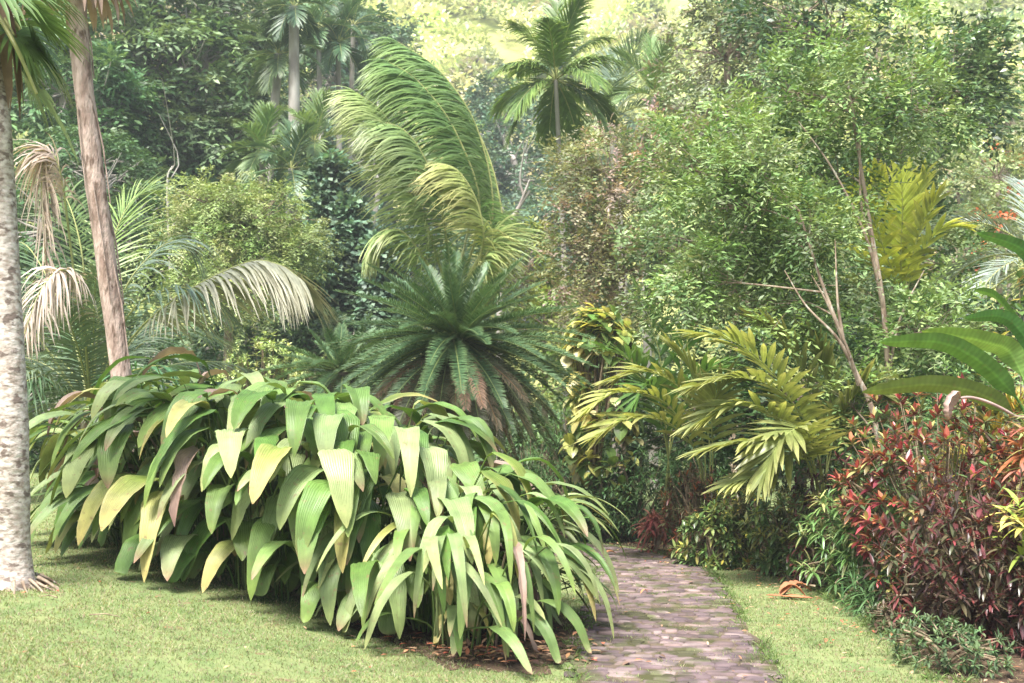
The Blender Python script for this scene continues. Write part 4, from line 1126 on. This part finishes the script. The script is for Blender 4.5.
tree('bushy_tree', 'dense mid green tree behind the slender ones, left of the bright yellow palm', 'tree', [G(745, 16.5), P(745, 380, 16.5), P(735, 290, 16.5), P(740, 240, 16.5)], .1,
     [px_blob(740, 300, 16.5, 90, 75, 1.1), px_blob(690, 240, 16.8, 60, 55, .9), px_blob(800, 280, 16.4, 70, 70, .9), px_blob(770, 190, 17, 60, 60, .9)],
     [(.11, .19, .07), (.15, .24, .09), (.18, .27, .11), (.08, .14, .055)], .12, .045, 100, 7, 7, .3, 'leaf', None, 206, amp=.35)
tree('bushy_tree', 'dark bushy tree behind the heliconia and the bright yellow palm', 'tree', [G(965, 17), P(960, 400, 17), P(955, 320, 17), P(960, 280, 17)], .1,
     [px_blob(950, 330, 16.8, 85, 75, 1.1), px_blob(880, 330, 16.8, 60, 90, 1.0), px_blob(1000, 380, 16, 60, 60, 1), px_blob(945, 265, 17.2, 45, 40, .8)],
     [(.06, .12, .04), (.09, .17, .05), (.14, .2, .06)], .10, .045, 110, 7, 7, .3, 'leaf', None, 207, amp=.35)
tree('bushy_tree', 'yellow green leafy tree behind the large cycad, left of the golden vine', 'tree', [G(545, 22), P(545, 380, 22), P(545, 320, 22)], .09,
     [px_blob(548, 325, 21.5, 45, 48, .9), px_blob(525, 272, 22.5, 38, 36, .8), px_blob(590, 375, 20, 50, 45, .8)],
     [(.14, .23, .05), (.18, .27, .08), (.1, .17, .05), (.24, .3, .08)], .12, .06, 80, 7, 6, .34, 'leaf', None, 208, amp=.35)
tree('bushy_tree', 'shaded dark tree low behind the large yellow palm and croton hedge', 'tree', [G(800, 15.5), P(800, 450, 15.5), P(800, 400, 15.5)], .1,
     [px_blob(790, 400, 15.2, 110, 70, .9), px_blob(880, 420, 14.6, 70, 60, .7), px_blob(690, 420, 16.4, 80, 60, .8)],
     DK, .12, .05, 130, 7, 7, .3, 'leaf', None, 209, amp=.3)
# red flowering bushes on the slope at the right edge
for i, (px, py, d, lab) in enumerate(((1000, 175, 33, 'bush dotted with orange red flowers on the slope at the right edge'), (960, 190, 36, 'pale green bush with few orange flowers left of the flowery slope bush'), (1010, 120, 44, 'upper pale bush on the bright slope at the right edge'))):
    tree('flowering_bush', lab, 'bush', [G(px, d), P(px, py + 60, d), P(px, py, d)], .12, [px_blob(px, py, d, 45, 38, 1.3), px_blob(px + 10, py + 60, d - 1, 50, 45, 1.3)],
         [(.2, .28, .1), (.26, .33, .14), (.16, .23, .09)] * 4 + ([(.6, .16, .06)] if i == 0 else [(.3, .3, .15)]), .17, .09, 60, 6, 6, .45, 'leaf', 'bushes on the bright right slope', 220 + i)

# ------------------------------------------------------------------ forest on the left
FG = 'trees of the left forest'
fl = [
    ('tall broad crowned tree with layered drooping sprays filling the upper left', [G(205, 36), P(212, 160, 36), P(205, 60, 36)], .32, [px_blob(190, 70, 36, 90, 80, 2.4), px_blob(120, 60, 35, 55, 60, 2), px_blob(230, 140, 35.5, 50, 60, 1.8), px_blob(200, 10, 37, 90, 45, 2.4), px_blob(150, 140, 35, 60, 60, 2)],
     [(.09, .16, .06), (.12, .2, .07), (.15, .23, .1), (.07, .12, .05)], .42, .16, 120, 301),
    ('darker glossy tree left of the tall broad crowned one, behind the pink trunk', [G(60, 33), P(62, 200, 33), P(60, 90, 33)], .3, [px_blob(60, 90, 33, 75, 60, 2.2), px_blob(110, 130, 33, 45, 55, 1.8), px_blob(30, 40, 34, 60, 45, 2), px_blob(70, 190, 32, 60, 60, 1.8)],
     [(.06, .13, .045), (.09, .18, .06), (.12, .21, .08)], .36, .14, 110, 302),
    ('pale grey green tree at the top edge between the tall tree and the slim palms', [G(250, 40), P(248, 160, 40), P(245, 60, 40)], .3, [px_blob(245, 50, 40, 48, 70, 2.0), px_blob(240, 120, 39.5, 40, 45, 1.6)], [(.14, .2, .1), (.18, .24, .13), (.11, .17, .08)], .3, .13, 90, 303),
    ('dark forest tree right behind the slim palm group', [G(330, 54), P(330, 180, 54), P(330, 80, 54)], .35, [px_blob(330, 80, 54, 60, 70, 3), px_blob(300, 150, 52, 50, 50, 2.5), px_blob(360, 40, 56, 40, 50, 2.5)], [(.05, .1, .05), (.07, .13, .06), (.09, .16, .07)], .4, .2, 110, 304),
    ('bluish hazy tree behind the left of the tall drooping palm', [G(380, 62), P(380, 200, 62), P(380, 120, 62)], .4, [px_blob(375, 140, 62, 50, 60, 3), px_blob(370, 60, 66, 45, 55, 3), px_blob(350, 200, 58, 45, 50, 2.6)], [(.07, .12, .06), (.1, .16, .08)], .4, .2, 100, 305),
    ('bluish hazy tree in the gap between the drooping palm and the stiff palm', [G(520, 60), P(520, 220, 60), P(515, 160, 60)], .4, [px_blob(515, 175, 60, 55, 60, 3), px_blob(540, 240, 56, 60, 55, 3), px_blob(500, 120, 64, 35, 40, 2.5)], [(.07, .13, .07), (.1, .17, .09)], .4, .2, 110, 306),
    ('low dark forest tree behind the vine covered trees', [G(350, 46), P(350, 300, 46), P(350, 240, 46)], .3, [px_blob(345, 250, 46, 70, 60, 2.4), px_blob(300, 210, 45, 45, 50, 2), px_blob(400, 270, 46, 60, 50, 2.2)], [(.045, .09, .05), (.06, .12, .06), (.08, .15, .08)], .36, .18, 120, 307),
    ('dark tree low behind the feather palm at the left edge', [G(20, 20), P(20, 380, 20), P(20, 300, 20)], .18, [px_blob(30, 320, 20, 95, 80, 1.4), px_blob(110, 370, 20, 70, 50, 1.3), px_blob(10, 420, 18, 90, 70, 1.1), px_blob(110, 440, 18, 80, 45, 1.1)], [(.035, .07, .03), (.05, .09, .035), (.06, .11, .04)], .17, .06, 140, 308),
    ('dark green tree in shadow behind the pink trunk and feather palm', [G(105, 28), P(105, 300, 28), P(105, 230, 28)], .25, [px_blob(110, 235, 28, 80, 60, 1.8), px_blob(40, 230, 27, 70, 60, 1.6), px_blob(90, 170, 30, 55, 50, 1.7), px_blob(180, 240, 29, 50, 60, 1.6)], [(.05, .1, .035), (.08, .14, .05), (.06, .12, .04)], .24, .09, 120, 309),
    ('bluish green bushy tree above the bright bush, right of the pale feather leaf', [G(290, 27), P(290, 360, 27), P(290, 325, 27)], .16, [px_blob(270, 330, 27, 65, 42, 1.4), px_blob(325, 310, 28, 45, 45, 1.3), px_blob(350, 350, 26, 60, 45, 1.3), px_blob(230, 360, 26, 60, 40, 1.3)], [(.08, .15, .07), (.11, .19, .09), (.14, .22, .1)], .2, .1, 120, 310),
]
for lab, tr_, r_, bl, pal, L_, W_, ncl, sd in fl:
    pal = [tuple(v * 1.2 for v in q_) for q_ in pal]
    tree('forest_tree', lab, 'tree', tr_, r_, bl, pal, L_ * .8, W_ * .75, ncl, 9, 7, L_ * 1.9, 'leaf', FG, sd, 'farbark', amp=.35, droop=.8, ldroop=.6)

tree('bamboo_like_tree', 'light yellow green ferny tree right of the pink trunk, behind the feather palm', 'tree', [G(228, 24), P(228, 330, 24), P(222, 250, 24), P(215, 200, 24)], .12,
     [px_blob(212, 205, 24, 50, 34, 1.2), px_blob(255, 225, 24, 55, 40, 1.2), px_blob(195, 250, 23.8, 50, 40, 1.1), px_blob(290, 245, 24.2, 38, 28, 1.0), px_blob(240, 285, 23.6, 60, 34, 1.1)],
     [(.22, .31, .09), (.28, .36, .12), (.17, .26, .07), (.33, .4, .15)], .11, .03, 100, 8, 10, .45, 'leaf', None, 321, amp=.4, inner=.3, droop=1.0)
shrub('bright_bush', 'bright yellow green bush behind the top of the mound, left of the small cycad', 'shrub', G(262, 19)[:2], 1.1, .8, 2.2, [(.3, .4, .13), (.36, .44, .17), (.24, .34, .1)], .12, .05, 420, 9, (30, 95), .6, 'leaf', None, seed=30)
shrub('bright_bush', 'pale green bush low between the bright bush and the small cycad', 'shrub', G(325, 21)[:2], .9, .8, 2.1, [(.16, .25, .09), (.22, .3, .12)], .1, .04, 200, 9, (30, 95), .6, 'leaf', None, seed=31)
# vine covered tree columns
for i, (px, y0, d, w, lab) in enumerate(((330, 158, 27.5, 14, 'tallest narrow column of vines smothering a tree in the forest gap'), (353, 205, 27, 12, 'second narrow vine smothered tree, right of the tallest column'), (310, 235, 26.5, 14, 'lower vine smothered tree left of the tallest column'), (381, 240, 26.5, 12, 'vine smothered stump furthest right below the drooping palm'))):
    bl = []
    for py in np.arange(y0 + w, 330, w * 1.6):
        bl.append(px_blob(px + 3 * math.sin(py), py, d, w * (1 + .25 * math.sin(py * .31)), w * 1.1, w / F * d))
    tree('vine_covered_tree', lab, 'tree', [G(px, d), P(px, 300, d), P(px, y0 + 6, d)], .2, bl, [(.12, .21, .12), (.16, .26, .15), (.09, .16, .09)], .2, .14, 46, 6, 5, .3, 'leaf', 'vine covered trees', 330 + i, 'farbark', amp=.15, inner=.7)
# bleached dead branches
for i, (pts, lab) in enumerate((([(352, 330, 33), (378, 190, 33), (362, 168, 33), (352, 158, 33)], 'bleached bare dead tree left of the drooping palm'), ([(500, 300, 30), (508, 232, 30), (520, 205, 30), (530, 190, 30)], 'bleached leaning dead stem right of the drooping palm'),
                                ([(172, 330, 26), (168, 240, 26), (166, 180, 26), (171, 165, 26)], 'thin dead stem standing before the ferny yellow green tree'))):
    w_ = pp(*pts); b_ = G(pts[0][0], pts[0][2]); t = empty('dead_tree', b_, lab, 'dead tree', 'bleached dead stems'); g = Geo()
    l_ = catmull(np.vstack([[b_], w_]), 16); tube(g, l_, np.linspace(.12, .04, 16) * (.4 if i == 2 else 1), 6, (1.6, 1.5, 1.4)); g.build('trunk', M['farbark'], t)
    g = Geo()
    for k in (8, 11, 13):
        tube(g, catmull([l_[k], l_[k] + rng.normal(0, .25, 3) + UP * .4, l_[k] + rng.normal(0, .5, 3) + UP * .9], 6), np.linspace(.05, .015, 6) * (.4 if i == 2 else 1), 4, (1.6, 1.5, 1.4))
    g.build('branch', M['farbark'], t)

# ------------------------------------------------------------------ far hillside vegetation (one mass)
def hillmass(name, label, n, x0, x1, y0, y1, rr, pal, L_, W_, per, seed, lift=.5):
    rng = np.random.default_rng(seed); g = Geo()
    cx = rng.uniform(-1, 1, n); cy = rng.uniform(y0, y1, n)
    cx = x0 + (x1 - x0) * (cx + 1) / 2 * 1.0; cx = cx * (cy / y1)
    r = rr * rng.uniform(.5, 1.4, n); cc = pick(rng, pal, n, .2)
    cid = np.repeat(np.arange(n), per); u = rand_dir(rng, n * per); u[:, 2] = np.abs(u[:, 2]) * 1.0 - .15; u = nrm(u)
    rad = rng.uniform(.75, 1.1, n * per)[:, None] * r[cid][:, None]
    cen = np.stack([cx, cy, gz(cx, cy) + r * lift], 1)[cid] + u * rad * [1, 1, .9]
    d = u * .5 + rng.normal(0, .6, (n * per, 3))
    c = cc[cid] * np.exp(rng.normal(0, .18, (n * per, 1)))
    blades(g, cen, d, L_ * rng.uniform(.6, 1.3, n * per), W_, droop=.6, S=2, prof='leaf', fold=.2, col=c, cols=2)
    return tag(g.build(name, M['matte']), label, 'foliage', kind='stuff')


hillmass('hillside_foliage', 'pale yellow green trees and scrub covering the far hillside as one mass', 420, -75, 75, 74, 150, 2.6, [(.36, .45, .2), (.43, .52, .26), (.3, .4, .16), (.45, .47, .3), (.5, .57, .34)], .75, .4, 260, 401)
hillmass('valley_undergrowth', 'dark hazy undergrowth massed at the bottom of the valley', 330, -45, 45, 34, 76, 1.8, [(.06, .12, .06), (.09, .16, .07), (.12, .19, .08)], .45, .25, 220, 402, .4)

# ------------------------------------------------------------------ haze
hx = [(-265, 265), (-65, 180), (-14, 78)]
g = Geo()
V = [(x, y, z) for z in hx[2] for y in hx[1] for x in hx[0]]
g.add(V, [[0, 2, 3, 1], [4, 5, 7, 6], [0, 1, 5, 4], [2, 6, 7, 3], [0, 4, 6, 2], [1, 3, 7, 5]], (1, 1, 1))
hm = bpy.data.materials.new('haze'); hm.use_nodes = True
t_ = hm.node_tree; t_.nodes.remove(t_.nodes['Principled BSDF'])
pv = t_.nodes.new('ShaderNodeVolumePrincipled')
pv.inputs['Color'].default_value = (.92, .96, 1, 1); pv.inputs['Density'].default_value = HAZE; pv.inputs['Anisotropy'].default_value = .2
t_.links.new(pv.outputs[0], t_.nodes['Material Output'].inputs['Volume'])
h_ = g.build('haze', hm, None, False); tag(h_, kind='stuff', label='pale humid haze filling the valley', cat='haze')
